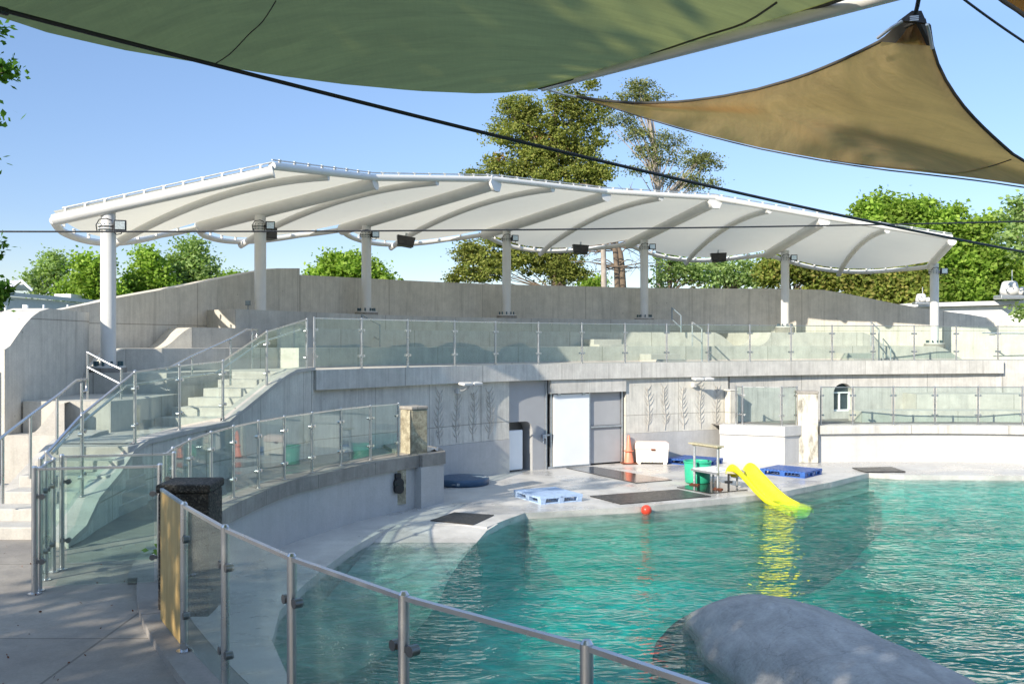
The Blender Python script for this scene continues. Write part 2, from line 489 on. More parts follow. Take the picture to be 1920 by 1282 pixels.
def glassmat(name, tint, speck=0.0, ior=1.45, wav=0.05):
    t = NT(name)
    nm = t.bump(t.noise(t.coord('Object'), 1.1, 1, 0.3), wav, 0.04)
    tr = t.n('ShaderNodeBsdfTransparent'); tr.inputs[0].default_value = (*tint, 1)
    gl = t.n('ShaderNodeBsdfGlossy'); gl.inputs['Roughness'].default_value = 0.012
    gl.inputs[0].default_value = (0.9, 0.97, 0.95, 1)
    t.l(nm, gl.inputs['Normal'])
    s = t.mixs(t.fresnel(ior, nm), tr.outputs[0], gl.outputs[0])
    d = t.n('ShaderNodeBsdfDiffuse'); d.inputs[0].default_value = (0.55, 0.66, 0.63, 1)
    film = t.ramp(t.noise(t.coord('Object', (5, 5, 0.9)), 1.6, 6, 0.65), [(0.3, 0.004), (0.75, 0.022)])
    s = t.mixs(film, s, d.outputs[0])
    if speck:
        vo = t.n('ShaderNodeTexVoronoi'); vo.inputs['Scale'].default_value = 42
        t.l(t.coord('Object'), vo.inputs['Vector'])
        dots = t.ramp(vo.outputs['Distance'], [(0.10, 1.0), (0.22, 0.0)])
        big = t.ramp(t.noise(t.coord('Object'), 3, 4), [(0.35, 0.0), (0.65, 1.0)])
        k = t.math('MULTIPLY', t.math('MULTIPLY', dots, big), speck)
        s = t.mixs(k, s, d.outputs[0])
    return t.done(s)
M['glass'] = glassmat('green_tinted_glass', (0.89, 0.95, 0.93))
M['glassfar'] = glassmat('green_tinted_glass_upper', (0.90, 0.955, 0.94), 0, 1.45, 0.1)
M['glasswet'] = glassmat('water_spotted_glass', (0.89, 0.945, 0.935), 0.22)

t = NT('pool_water')
ob = t.coord('Object', (0.62, 1.25, 1))
obr = t.n('ShaderNodeMapping'); obr.inputs['Rotation'].default_value = (0, 0, R_(-14)); t.l(ob, obr.inputs[0])
w1 = t.noise(obr.outputs[0], 1.0, 1, 0.4, 0.5)
w2 = t.noise(obr.outputs[0], 3.0, 1, 0.45, 2.2)
w3 = t.noise(t.coord('Object', (1, 1.4, 1)), 7.5, 1, 0.5, 0.6)
hsum = t.math('ADD', t.math('MULTIPLY', w1, 1.3), t.math('ADD', t.math('MULTIPLY', w2, 0.62), t.math('MULTIPLY', w3, 0.20)))
nm = t.bump(hsum, 1.0, 0.12)
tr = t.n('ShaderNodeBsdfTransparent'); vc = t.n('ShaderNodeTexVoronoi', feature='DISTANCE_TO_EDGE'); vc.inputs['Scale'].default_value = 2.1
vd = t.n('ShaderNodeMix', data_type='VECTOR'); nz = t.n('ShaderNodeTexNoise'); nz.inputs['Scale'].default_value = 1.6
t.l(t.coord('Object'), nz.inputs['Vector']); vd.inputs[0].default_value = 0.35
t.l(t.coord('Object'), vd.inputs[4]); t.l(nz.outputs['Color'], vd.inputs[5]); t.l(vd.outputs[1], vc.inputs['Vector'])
t.l(t.ramp(vc.outputs['Distance'], [(0.0, (1, 1, 1)), (0.045, (0.85, 0.92, 0.90)), (0.16, (0.56, 0.64, 0.62))]), tr.inputs[0])  # caustic light web put into the water's see-through colour, patterning the pool floor
rf = t.n('ShaderNodeBsdfRefraction'); rf.inputs['IOR'].default_value = 1.33; rf.inputs['Roughness'].default_value = 0.0
t.l(nm, rf.inputs['Normal'])
gl = t.n('ShaderNodeBsdfGlossy'); gl.inputs['Roughness'].default_value = 0.0; gl.inputs[0].default_value = (1, 1, 1, 1); t.l(nm, gl.inputs['Normal'])
s = t.mixs(0.3, tr.outputs[0], rf.outputs[0])
s = t.mixs(t.math('MULTIPLY', t.fresnel(1.33, nm), 0.62), s, gl.outputs[0])
va = t.n('ShaderNodeVolumeAbsorption'); va.inputs[0].default_value = (0.0, 0.89, 0.865, 1); va.inputs[1].default_value = 0.75
t.l(va.outputs[0], t.out.inputs['Volume'])
M['water'] = t.done(s)

def cloth(name, c1, c2, transl, holes, rough_scale=1.0, c_tr=None):
    t = NT(name)
    uv = t.coord('Object')
    n = t.noise(uv, 1.2, 6, 0.6)
    wv = t.noise(t.coord('Object', (60, 4, 4)), 1.0, 3)
    wv2 = t.noise(t.coord('Object', (4, 60, 4)), 1.0, 3)
    c = t.mix(t.ramp(n, [(0.35, 0.0), (0.65, 1.0)]), c1, c2)
    c = t.mix(1.0, c, t.ramp(wv, [(0.3, 0.86), (0.7, 1.1)]), 'MULTIPLY')
    c = t.mix(1.0, c, t.ramp(wv2, [(0.3, 0.88), (0.7, 1.1)]), 'MULTIPLY')
    d = t.n('ShaderNodeBsdfDiffuse'); t.l(c, d.inputs[0])
    fold = t.noise(t.coord('Object', (1.2, 7, 3)), 1.3, 6, 0.7, 0.6)
    c = t.mix(0.8, c, t.mix(1.0, c, t.ramp(fold, [(0.35, 0.86), (0.65, 1.1)]), 'MULTIPLY')); t.l(c, d.inputs[0])
    nm = t.bump(fold, 0.6, 0.08); t.l(nm, d.inputs['Normal'])
    tl = t.n('ShaderNodeBsdfTranslucent')
    if c_tr: t.l(t.mix(0.9, tuple(c_tr), t.mix(1.0, tuple(c_tr), t.ramp(fold, [(0.35, 0.85), (0.65, 1.12)]), 'MULTIPLY')), tl.inputs[0])
    else: t.l(c, tl.inputs[0])
    s = t.mixs(transl, d.outputs[0], tl.outputs[0])
    tp = t.n('ShaderNodeBsdfTransparent')
    return t.done(t.mixs(holes, s, tp.outputs[0]))
M['sailgreen'] = cloth('green_shade_cloth', (0.12, 0.16, 0.085), (0.155, 0.175, 0.07), 0.6, 0.03, c_tr=(0.25, 0.27, 0.08))
M['sailtan'] = cloth('tan_shade_cloth', (0.25, 0.18, 0.10), (0.21, 0.155, 0.085), 0.68, 0.02, c_tr=(0.82, 0.47, 0.11))
M['saildark'] = plain('dark_sail_webbing', (0.05, 0.045, 0.035), 0.8, 0, 0.15)
t = NT('white_roof_membrane')
c = t.ramp(t.noise(t.coord('Object'), 0.8, 4), [(0.3, (0.60, 0.59, 0.54)), (0.7, (0.68, 0.67, 0.61))])
d = t.n('ShaderNodeBsdfDiffuse'); t.l(c, d.inputs[0])
tl = t.n('ShaderNodeBsdfTranslucent'); tl.inputs[0].default_value = (0.80, 0.76, 0.63, 1)
M['membrane'] = t.done(t.mixs(0.40, d.outputs[0], tl.outputs[0]))

def leafmat(name, ca, cb, cc, tr=0.45):
    t = NT(name)
    g = t.n('ShaderNodeNewGeometry')
    r = t.ramp(g.outputs['Random Per Island'], [(0.0, ca), (0.55, cb), (1.0, cc)])
    n = t.noise(t.coord('Object'), 0.5, 3)
    c = t.mix(1.0, r, t.ramp(n, [(0.35, 0.7), (0.65, 1.25)]), 'MULTIPLY')
    d = t.n('ShaderNodeBsdfDiffuse'); t.l(c, d.inputs[0])
    tl = t.n('ShaderNodeBsdfTranslucent'); t.l(t.mix(1.0, c, (1.15, 1.25, 0.6), 'MULTIPLY'), tl.inputs[0])
    return t.done(t.mixs(tr, d.outputs[0], tl.outputs[0]))
M['leaf'] = leafmat('fresh_green_leaves', (0.15, 0.25, 0.035), (0.25, 0.38, 0.06), (0.38, 0.50, 0.11))
M['leafpale'] = leafmat('pale_green_leaves', (0.180, 0.252, 0.090), (0.270, 0.378, 0.126), (0.396, 0.504, 0.216))
M['leafcedar'] = leafmat('cedar_foliage', (0.13, 0.165, 0.04), (0.22, 0.25, 0.06), (0.34, 0.34, 0.10), 0.38)
M['leafpine'] = leafmat('thin_cedar_foliage', (0.13, 0.165, 0.06), (0.20, 0.225, 0.09), (0.28, 0.28, 0.13), 0.35)
M['leafdark'] = leafmat('overhanging_leaves', (0.045, 0.105, 0.018), (0.075, 0.165, 0.030), (0.135, 0.255, 0.045))
M['leafdry'] = leafmat('dry_orange_foliage', (0.392, 0.224, 0.084), (0.476, 0.280, 0.112), (0.336, 0.210, 0.098), 0.3)
M['leafscrub'] = leafmat('olive_scrub_leaves', (0.160, 0.208, 0.048), (0.240, 0.288, 0.064), (0.352, 0.304, 0.096))
M['bark'] = plain('grey_brown_bark', (0.16, 0.12, 0.085), 0.9, 0, 0.35, 5, 0.8, 20)
M['barkpale'] = plain('pale_dead_bark', (0.36, 0.31, 0.26), 0.9, 0, 0.25, 5, 0.8, 20)
M['grassland'] = plain('grass_ground', (0.07, 0.10, 0.03), 0.95, 0, 0.35, 0.5, 0.6, 8)

# ================================================================== plan curves
ZD, ZG, ZU = 0.12, 1.10, 2.85         # deck, lower walkway, upper walkway
RU = [589, 678, 764.5, 852.5, 929, 1009.5, 1091, 1172, 1250, 1328, 1406, 1483, 1560, 1637, 1714, 1793, 1871]
RH = [98.5, 94, 89, 84.5, 81, 78.2, 76, 74, 72.3, 70.8, 69.2, 67.8, 66.7, 65.9, 65.2, 64.5, 64.0]
RP = [(ux(u, 1998.0 / h), 1998.0 / h) for u, h in zip(RU, RH)]
RX = RP + [(16.7, 31.3), (18.2, 31.2), (20.5, 30.6), (24, 29.0)]
RC = catmull(RX, 6)                    # dense upper rail line, left to right
def Ridx(u):
    """dense index (float) where the rail line crosses image column u"""
    for i in range(len(RC) - 1):
        a = CX + RC[i][0] / RC[i][1] * F; b = CX + RC[i+1][0] / RC[i+1][1] * F
        if a <= u <= b: return i + (u - a) / (b - a)
    return 0.0 if u < 600 else len(RC) - 1.001
RN = normals2(RC)
def Rat(u, off=0.0):
    f = Ridx(u); i = int(f); k = f - i
    p = lerp(RC[i], RC[i+1], k); n = lerp(RN[i], RN[i+1], k)
    return (p[0] + n[0]*off, p[1] + n[1]*off), n
def Rseg(u0, u1, off=0.0):
    f0, f1 = Ridx(u0), Ridx(u1)
    pts = [Rat(u0)[0]] + [RC[i] for i in range(int(f0) + 1, int(math.ceil(f1))) if f0 + .05 < i < f1 - .05] + [Rat(u1)[0]]
    if abs(off) > 0:
        nn = [Rat(u0)[1]] + [RN[i] for i in range(int(f0) + 1, int(math.ceil(f1))) if f0 + .05 < i < f1 - .05] + [Rat(u1)[1]]
        pts = [(p[0] + n[0]*off, p[1] + n[1]*off) for p, n in zip(pts, nn)]
    return pts
WT = [(113, 19.6, 581), (187, 20.3, 566), (217, 20.7, 559), (350, 22.8, 535), (440, 24.4, 517), (475, 25.0, 510), (500, 25.5, 506), (522, 25.9, 503), (562, 26.8, 503)]
WT2 = [(562.5, 26.9, 515), (615, 28.0, 518), (727, 30.2, 524), (820, 31.8, 528.5), (920, 33.2, 532.5), (1060, 34.4, 536), (1200, 35.1, 539.5), (1360, 35.4, 541), (1440, 35.4, 541), (1545, 35.2, 543.5)]
WT3 = [(1545, 35.2, 543.5), (1615, 34.9, 556), (1677, 34.6, 569), (1745, 34.2, 580), (1815, 33.8, 589), (1850, 33.6, 595), (1920, 33.1, 606), (2010, 32.2, 616)]
def WXY(t): return [(ux(u, d), d) for u, d, v in t]
WALL_ALL = WXY(WT) + WXY(WT2)[1:] + WXY(WT3)[1:] + [(20.5, 31.8), (24.5, 30.0)]
def wall_hit(p, n):
    best = None
    for a, b in zip(WALL_ALL, WALL_ALL[1:]):
        ex, ey = b[0]-a[0], b[1]-a[1]
        det = n[0] * (-ey) + n[1] * ex
        if abs(det) < 1e-9: continue
        rx, ry = a[0]-p[0], a[1]-p[1]
        t = (rx * (-ey) + ry * ex) / det
        s = (n[0] * ry - n[1] * rx) / det
        if -0.02 <= s <= 1.02 and t > 0 and (best is None or t < best): best = t
    return best if best else 3.0
RD = [wall_hit(p, n) for p, n in zip(RC, RN)]
# the inner wall round the pool
FC = catmull([(6.5, -0.6), (3.4, .5), (1.9, 1.85), (1.03, 3.0), (.29, 3.87), (-.51, 4.66), (-1.22, 5.5), (-1.83, 6.35), (-2.4, 7.3), (-2.98, 8.4), (-3.45, 9.6), (-3.77, 10.8),
      (-4.0, 12.4), (-4.08, 13.5), (-4.03, 14.4), (-3.93, 15.4), (-3.75, 16.4), (-3.43, 17.2), (-3.05, 18.2), (-2.62, 19.0), (-2.05, 19.9), (-1.6, 20.6)], 4)
RW_IN = [(5.75, 27.6), (7.35, 26.9), (8.35, 27.5), (8.5, 27.3), (11.3, 27.6), (14.1, 27.2), (16.5, 26.3), (18.5, 23.5), (19.3, 18), (18.5, 11), (15.5, 5.5), (11, 2.2), (6.5, 0.9)]
HOLE = offset(FC, 0.12)[1:-1] + [(-1.75, 21.0), (-2.5, 22.7)] + [Rat(u, 1.7)[0] for u in (760, 850, 950, 1050, 1150, 1250, 1330, 1375)] + \
       [(5.7, 27.75), (7.35, 27.05), (8.3, 27.62), (11.3, 27.75), (14.1, 27.35), (16.6, 26.4), (18.6, 23.6), (19.4, 18), (18.6, 11), (15.6, 4.9), (11, .65), (6.6, -.75)]
OUT = [(-600, -400), (600, -400), (900, 900), (-900, 900)]

# ================================================================== setting: ground, pool, deck, water
b = MB().prism([(-34, -14), (34, -14), (34, 40), (-34, 40)], None, ZG, holes=[HOLE])
tag(b.build('lower_walkway', M['floor']), 'grey concrete walkway round the pool', None, None, 'structure')
b = MB().prism(OUT, None, ZG - 0.06, holes=[[(-33.9, -13.9), (33.9, -13.9), (33.9, 39.9), (-33.9, 39.9)]])
tag(b.build('ground', M['grassland']), None, None, None, 'structure')

DECKEDGE = [(-0.2, 6.2), (-1.0, 7.0), (-1.6, 8.3), (-2.2, 9.8), (-2.65, 11.0), (-2.85, 12.2), (-2.84, 13.4), (-2.74, 14.6), (-2.55, 16.1), (-2.27, 17.4), (-2.1, 17.95),
            (-1.5, 18.05), (-.9, 18.0), (-.45, 17.75), (-.12, 18.5), (.25, 19.25), (.42, 19.3), (1.4, 19.6), (2.57, 20.0), (4.25, 20.9), (5.0, 21.3), (6.1, 22.1), (7.55, 23.5), (8.67, 24.75), (9.0, 25.1),
            (9.75, 24.75), (12.6, 24.6), (15.2, 23.6), (17.2, 20.5)]
deckpoly = [(1.5, 3.4)] + DECKEDGE + [(19.6, 20.5), (18.7, 23.6), (16.6, 26.5), (14.1, 27.5), (8.4, 27.9), (5.8, 28.2)] + [Rat(u, 1.5)[0] for u in (1360, 1290, 1200, 1120, 1050, 960, 880, 800)] + \
           [(-2.2, 22.6), (-1.7, 20.8)] + offset(FC, 0.1)[::-1][2:-16]
b = MB().prism(deckpoly, -3.0, ZD)
tag(b.build('pool_deck', M['deck'], bevel=0.03), None, None, None, 'structure')
ledge = [p for p in DECKEDGE[15:24]]
b = MB().sweep(ledge, -3.0, -0.22, -0.34, 0.1)
tag(b.build('underwater_ledge', M['shelf']), None, None, None, 'structure')
b = MB().prism([(-3.2, 12.0), (-2.6, 10.8), (-1.9, 11.0), (-1.35, 12.2), (-1.15, 13.4), (-1.05, 14.45), (-2.75, 14.6), (-2.95, 14.0)], -3.0, -0.31)
tag(b.build('shallow_shelf', M['shelf']), None, None, None, 'structure')
rampD = [18.1, 17.6, 17.2, 16.8, 16.2, 15.4, 14.4]
rampZ = [.119, .085, .03, -.03, -.12, -.22, -.31]
rampL = [-2.25, -2.33, -2.38, -2.42, -2.5, -2.6, -2.7]
rampR = [-.25, -.45, -.55, -.66, -.82, -.97, -1.05]
b = MB().grid([[(a + (c_ - a) * k / 6, d_, z_) for k in range(7)] for a, c_, d_, z_ in zip(rampL, rampR, rampD, rampZ)])
b.add([(c_, d_, z_) for c_, d_, z_ in zip(rampR, rampD, rampZ)] + [(c_, d_, -1.4) for c_, d_ in zip(rampR, rampD)], [(k, k+1, k+8, k+7) for k in range(6)])
tag(b.build('beach_ramp', M['deck']), None, None, None, 'structure')
def floor_z(x, y): return -1.30 - 1.5 * sstep((x - 2.5) / 6.0) * sstep((25.5 - y) / 5.0) - .8 * sstep((12.5 - y) / 5.0)
b = MB().grid([[(x, y, floor_z(x, y)) for y in np.linspace(-1.5, 29.5, 46)] for x in np.linspace(-5.5, 20.5, 40)])
tag(b.build('pool_floor', M['poolfloor']), None, None, None, 'structure')
b = MB().prism(HOLE, -3.8, 0.0)
tag(b.build('water', M['water']), None, None, None, 'structure')

# ================================================================== pool walls
t_ = thing('pool_wall', 'curved grey concrete pool wall with a rough coping, below the glass panels at left', 'wall', (-4, 14, 0))
b = MB().sweep(FC, -3.05, 0.93, -0.13, 0.16); b.build('wall_face', M['paint'], t_)
b = MB().sweep(FC[40:], 0.93, 1.16, -0.2, 0.24); b.build('coping', M['cap'], t_, bevel=0.02)
b = MB().sweep(FC[1:41], 0.93, 1.165, -0.2, 0.15); b.build('kerb', M['floor'], t_, bevel=0.05)
# the end of that wall, with the stained pillar
e0, e1 = FC[-1], FC[-2]
b = MB().prism([(-2.28, 20.05), (-1.80, 19.75), (-1.40, 20.45), (-1.55, 21.1), (-2.7, 22.9), (-3.1, 22.7)], -3.0, 0.93)
b.build('wall_end', M['paint'], t_, bevel=0.015)
b = MB().prism([(-2.25, 20.1), (-1.78, 19.8), (-1.36, 20.42), (-1.5, 21.15), (-2.65, 22.95), (-3.1, 22.75)], 0.93, 1.17)
b.build('end_coping', M['cap'], t_, bevel=0.02)
def pillar(name, label, cx, cy, w, d, z0, z1, capz, rz, mat, capmat=None):
    t_ = thing(name, label, 'pillar', (cx, cy, z0))
    b = MB().box((cx, cy, (z0 + z1 - capz) / 2), (w, d, z1 - capz - z0), rz); b.build('shaft', mat, t_, bevel=0.02)
    b = MB().box((cx, cy, z1 - capz / 2), (w + 0.03, d + 0.03, capz), rz); b.build('cap_stone', capmat or mat, t_, bevel=0.02)
    return t_
pillar('pillar', 'buff stained concrete pillar at the far end of the left glass panels', -2.00, 20.28, 0.40, 0.40, ZG + .05, 2.12, 0.07, R_(42), M['pillar'], M['cap'])
pillar('pillar', 'dark exposed-aggregate pillar beside the plywood panel in the foreground', -2.78, 8.62, 0.43, 0.45, ZG, 2.22, 0.075, R_(2), M['aggregate'], M['aggregate'])
pillar('pillar', 'pale pillar with black weather stains between the glass panels at right', 8.12, 27.45, 0.54, 0.50, ZD, 2.08, 0.08, R_(-6), M['pillarstain'], M['cap'])

# right-hand pool wall
t_ = thing('pool_wall', 'low white pool wall with a cream coping, at right behind the beach of the pool', 'wall', (8, 27.5, ZD))
SEG1 = [(5.75, 27.55), (7.35, 26.85), (7.88, 27.25)]
SEG2 = [(8.42, 27.35), (11.3, 27.55), (14.1, 27.2), (16.5, 26.3), (18.5, 23.5), (19.3, 18), (18.5, 11), (15.5, 5.0), (11, .8), (6.5, -.6)]
SEG2 = catmull(SEG2, 4)
MB().sweep(SEG1, -3.0, 0.88, 0, 0.4).build('front_block', M['whitepaint'], t_)
MB().sweep(SEG1, 0.88, 1.14, -0.05, 0.5).build('block_coping', M['whitepaint'], t_, bevel=0.03)
MB().sweep(SEG2, -3.0, 0.90, 0, 0.35).build('wall_face', M['whitepaint'], t_)
MB().sweep(SEG2, 0.90, 1.13, -0.1, 0.42).build('coping', M['wallwhite'], t_, bevel=0.03)

# ================================================================== the wall under the upper walkway
def relief(u, h0, h1, off, parent, seed):
    rr = random.Random(seed)
    p, n = Rat(u, off)
    tx, ty = n[1], -n[0]
    def P(a, z, d=0.0): return (p[0] + tx*a - n[0]*d, p[1] + ty*a - n[1]*d, z)
    b = MB()
    st = [P(0.03 * math.sin(z * 5 + seed), z, 0.004) for z in np.linspace(h0, h1, 12)]
    b.tube(st, 0.008, 5)
    z = h0 + 0.15
    while z < h1 + 0.02:
        for s in (-1, 1):
            L = 0.14 + rr.random() * 0.10
            if z > h1 - .3: L *= 0.8
            a0 = 0.03 * math.sin(z * 5 + seed)
            zz = z + rr.uniform(-.03, .03)
            pts = [P(a0 + s * L * f * 0.75, zz + L * (f ** 1.7) * 0.9, 0.004) for f in (0, .25, .5, .75, 1)]
            b.tube(pts, [0.004, .007, .008, .005, .002], 5)
        z += 0.105 + .05 * rr.random()
    return b.build('plant_relief', M['carve'], parent)

t_ = thing('stage_wall', 'weathered concrete wall with raised plant stems and a grey painted base under the upper walkway', 'wall', (0, 25, ZD))
S1 = Rseg(590, 957.5); S2 = Rseg(1176, 1368)
b = MB().sweep(S1, 0.98, 2.44, 0.06, 0.5); b.build('left_wall_panel', M['relief'], t_)
b = MB().sweep(S1, ZD - .1, 0.975, 0.045, 0.5); b.build('left_painted_base', M['paint'], t_)
b = MB().sweep(S2, 0.93, 2.44, 0.06, 0.5); b.build('right_wall_panel', M['relief'], t_)
b = MB().sweep(S2, ZD - .1, 0.925, 0.045, 0.5); b.build('right_painted_base', M['paint'], t_)
for k, u in enumerate((826, 859, 891, 921)): relief(u, 1.02, 2.2, 0.05, t_, 3 + k)
for k, u in enumerate((1217, 1248, 1282, 1315, 1345)): relief(u, 0.98, 2.16, 0.05, t_, 13 + k)
b = MB().sweep(Rseg(589, 1880), 2.44, ZU, -0.06, 0.52); b.build('fascia_beam', M['wallwhite'], t_, bevel=0.012)
b = MB().sweep(Rseg(1881, 2200), 2.40, ZU, 0.09, 0.52); b.build('fascia_end', M['wallwhite'], t_, bevel=0.012)
# return walls of the door recess
for u, nm in ((957.5, 'recess_side'), (1176, 'recess_side')):
    p0, n = Rat(u, 0.1); p1, _ = Rat(u, 1.5)
    b = MB().sweep([p0, p1], ZD - .1, 2.44, 0.0 if u < 1000 else -0.0, 0.3 if u < 1000 else -0.3); b.build(nm, M['relief'], t_)
# upper deck floor
def strip(idx, f0, f1, z, b, zb=None, d0=None):
    A = [(RC[i][0] + RN[i][0] * (d0 if d0 is not None else RD[i]*f0), RC[i][1] + RN[i][1] * (d0 if d0 is not None else RD[i]*f0)) for i in idx]
    B = [(RC[i][0] + RN[i][0] * RD[i] * f1, RC[i][1] + RN[i][1] * RD[i] * f1) for i in idx]
    return A, B
idx = list(range(0, len(RC)))
A, B = strip(idx, 0, 1.03, ZU, None, d0=0.45)
WL_ = WXY(WT)
PAR = [(-5.13, 11.4, -2.2), (ux(182, 12.3), 12.3, -1.97), (ux(264.5, 14.2), 14.2, -1.50), (ux(347, 15.8), 15.8, -1.45), (ux(428, 17.0), 17.0, -1.40), (ux(509.5, 18.5), 18.5, -.88), (RP[0][0], RP[0][1], -.56)]
b = MB()
for i in range(len(A) - 1):
    b.add([(*A[i], ZU - .002), (*A[i+1], ZU - .002), (*B[i+1], ZU - .002), (*B[i], ZU - .002)], [(0, 1, 2, 3)])
    b.add([(*A[i], ZU - .25), (*A[i+1], ZU - .25), (*B[i+1], ZU - .25), (*B[i], ZU - .25)], [(3, 2, 1, 0)])
leftdeck = [(-13.5, 18.3), (-6.35, 18.3), (-5.75, 19.3), (-5.1, 20.1), (-4.05, 20.15), B[0]] + WL_[::-1][2:] + [(-13.5, 19.2)]
b.prism(leftdeck, 1.0, ZU)
tag(b.build('upper_walkway', M['tier']), None, None, None, 'structure')

# ---- recess with doors
t_ = thing('stage_recess', 'grey recessed back wall behind the sliding door, between the two relief walls', 'wall', (1.5, 27, ZD))
def RL(u0, u1, off, n=5): return [Rat(u0 + (u1 - u0) * k / (n - 1), off)[0] for k in range(n)]
b = MB().sweep(RL(958, 1180, 0.85, 9), ZD - .05, 2.44, 0, 0.25); b.build('recess_wall', M['greypanel'], t_)
# left bay wall with an arched niche
p0, n0 = Rat(958, 0.16); p1, n1 = Rat(1031, 0.16)
tv = Vector((p1[0]-p0[0], p1[1]-p0[1], 0)); Lb = tv.length; tv.normalize(); nv = Vector((-tv.y, tv.x, 0))
aw, ah = 0.82, 1.27
prof = [(aw, 0)] + [(aw - .22 + .22 * math.cos(a), ah - .26 + .26 * math.sin(a)) for a in np.linspace(0, math.pi/2, 8)] + [(0, ah)]
out = [(0, ah), (0, 2.33), (Lb, 2.33), (Lb, 0), (aw, 0)]
poly = prof[:-1] + out[:4]
flat = [Vector((x, z, 0)) for x, z in poly]
tri = tessellate_polygon([flat])
def PW(x, z, d): q = Vector((p0[0], p0[1], 0)) + tv * x + nv * d; return (q.x, q.y, ZD + z)
b = MB()
b.add([PW(x, z, 0) for x, z in poly], tri)
for (xa, za), (xb, zb) in zip(prof, prof[1:]):
    b.add([PW(xa, za, 0), PW(xb, zb, 0), PW(xb, zb, .42), PW(xa, za, .42)], [(0, 1, 2, 3)])
b.build('niche_wall', M['greypanel'], t_)
t2 = thing('hatch_door', 'small white hatch door inside the arched niche left of the sliding door', 'door', (p0[0], p0[1], ZD))
b = MB()
b.add([PW(0.0, 0.03, .12), PW(0.60, 0.03, .12), PW(0.60, 1.05, .12), PW(0.0, 1.05, .12), PW(0.0, 0.03, .17), PW(0.60, 0.03, .17), PW(0.60, 1.05, .17), PW(0.0, 1.05, .17)],
      [(0,1,2,3), (7,6,5,4), (0,4,5,1), (1,5,6,2), (2,6,7,3), (3,7,4,0)])
b.build('door_panel', M['door'], t2, bevel=0.03)
# lintel, frame and sliding door
t2 = thing('door_frame', 'galvanised steel frame with a concrete lintel round the sliding door and the side screen', 'door frame', (*Rat(1033, .1)[0], ZD))
b = MB().sweep(RL(1033, 1174, 0.0, 6), 2.08, 2.435, 0.0, 0.14); b.build('lintel', M['wallwhite'], t2, bevel=0.008)
for u in (1030, 1039, 1172):
    p, n = Rat(u, 0.16); b = MB().box((p[0], p[1], (ZD + 2.42) / 2), (0.045, 0.06, 2.42 - ZD), math.atan2(-n[0], n[1])); b.build('upright', M['galv'], t2)
p, n = Rat(1111, 0.16); b = MB().box((p[0], p[1], (ZD + 2.1) / 2), (0.05, 0.06, 2.1 - ZD), math.atan2(-n[0], n[1])); b.build('upright', M['galv'], t2)
b = MB().sweep(RL(1033, 1112, 0.13, 3), ZD + .005, ZD + .05, 0, .06); b.build('threshold', M['galv'], t2)
b = MB().sweep(RL(1113, 1171, 0.13, 3), 1.12, 1.17, 0, .05); b.build('crossbar', M['galv'], t2)
b = MB().sweep(RL(1031, 1038, 0.15, 2), 0.98, 1.02, 0, .04); b.build('crossbar', M['galv'], t2)
for zz0, zz1 in ((ZD + .05, 1.11), (1.18, 2.07)):
    MB().sweep(RL(1113.5, 1170, 0.18, 3), zz0, zz1, 0, .02).build('screen_panel', M['greypanel'], t2)
t2 = thing('sliding_door', 'tall white sliding door panel hung in the steel frame', 'door', (*Rat(1043, .1)[0], ZD))
b = MB().sweep(RL(1042, 1109, 0.10, 3), ZD + .055, 2.05, 0, .035); b.build('door_panel', M['door'], t2, bevel=0.006)
for u in (1052, 1098):
    p, n = Rat(u, 0.085); b = MB().box((p[0], p[1], 2.06), (0.09, .03, .08), math.atan2(-n[0], n[1])); b.build('hanger', M['galv'], t2)
p, n = Rat(1025, 0.10)
t2 = tag(MB().box((p[0], p[1], 0.98), (.10, .12, .10)).tube([(p[0]-.03, p[1]-.1, .98), (p[0]-.03, p[1]-.1, .82)], .015).build('tap_box', M['galv'], loc=(p[0], p[1], .93), bevel=.01),
         'small steel tap box on the grey wall left of the door frame', 'tap')

# ---- wing pillar and the set-back wall at right
pp, nn_ = Rat(1366, -0.12)
pillar('pillar', 'narrow grey concrete wing pillar where the relief wall meets the right-hand glass panels', pp[0], pp[1], 0.26, 0.3, ZG, 2.07, 0.05, R_(20), M['relief'], M['relief'])
t_ = thing('back_wall_lower', 'sunlit concrete wall with a small arched window, under the right end of the upper walkway', 'wall', (*Rat(1600, 1)[0], ZG))
p0_, n0_ = Rat(1560, 0.9)
WS = [Rat(u, 0.10)[0] for u in (1372, 1406, 1450, 1500, 1540, 1567)]
MB().sweep(WS, ZG - .1, 2.45, 0, .3).build('wall_panel', M['wallwhite'], t_)
WS2 = [Rat(u, 0.10)[0] for u in (1602, 1650, 1700, 1750, 1800, 1871, 1990, 2100)]
MB().sweep(WS2, ZG - .1, 2.45, 0, .3).build('wall_panel', M['wallwhite'], t_)
wa, wb = Rat(1567, 0.10)[0], Rat(1602, 0.10)[0]
MB().sweep([wa, wb], ZG - .1, 1.32, 0, .3).build('wall_panel', M['wallwhite'], t_)
wv = Vector((wb[0]-wa[0], wb[1]-wa[1], 0)); wl = wv.length; wv.normalize(); wnv = Vector((-wv.y, wv.x, 0))
def PA(x, z, d): q = Vector((wa[0], wa[1], 0)) + wv * x + wnv * d; return (q.x, q.y, z)
b = MB(); ZT = 2.17; N_ = 12
arc = [(wl/2 - wl/2 * math.cos(a), ZT - .27 + .27 * math.sin(a)) for a in np.linspace(0, math.pi, N_)]
for (xa, za), (xb, zb) in zip(arc, arc[1:]):
    b.add([PA(xa, za, 0), PA(xb, zb, 0), PA(xb, 2.45, 0), PA(xa, 2.45, 0)], [(0, 1, 2, 3)])
    b.add([PA(xa, za, 0), PA(xa, za, .3), PA(xb, zb, .3), PA(xb, zb, 0)], [(0, 1, 2, 3)])
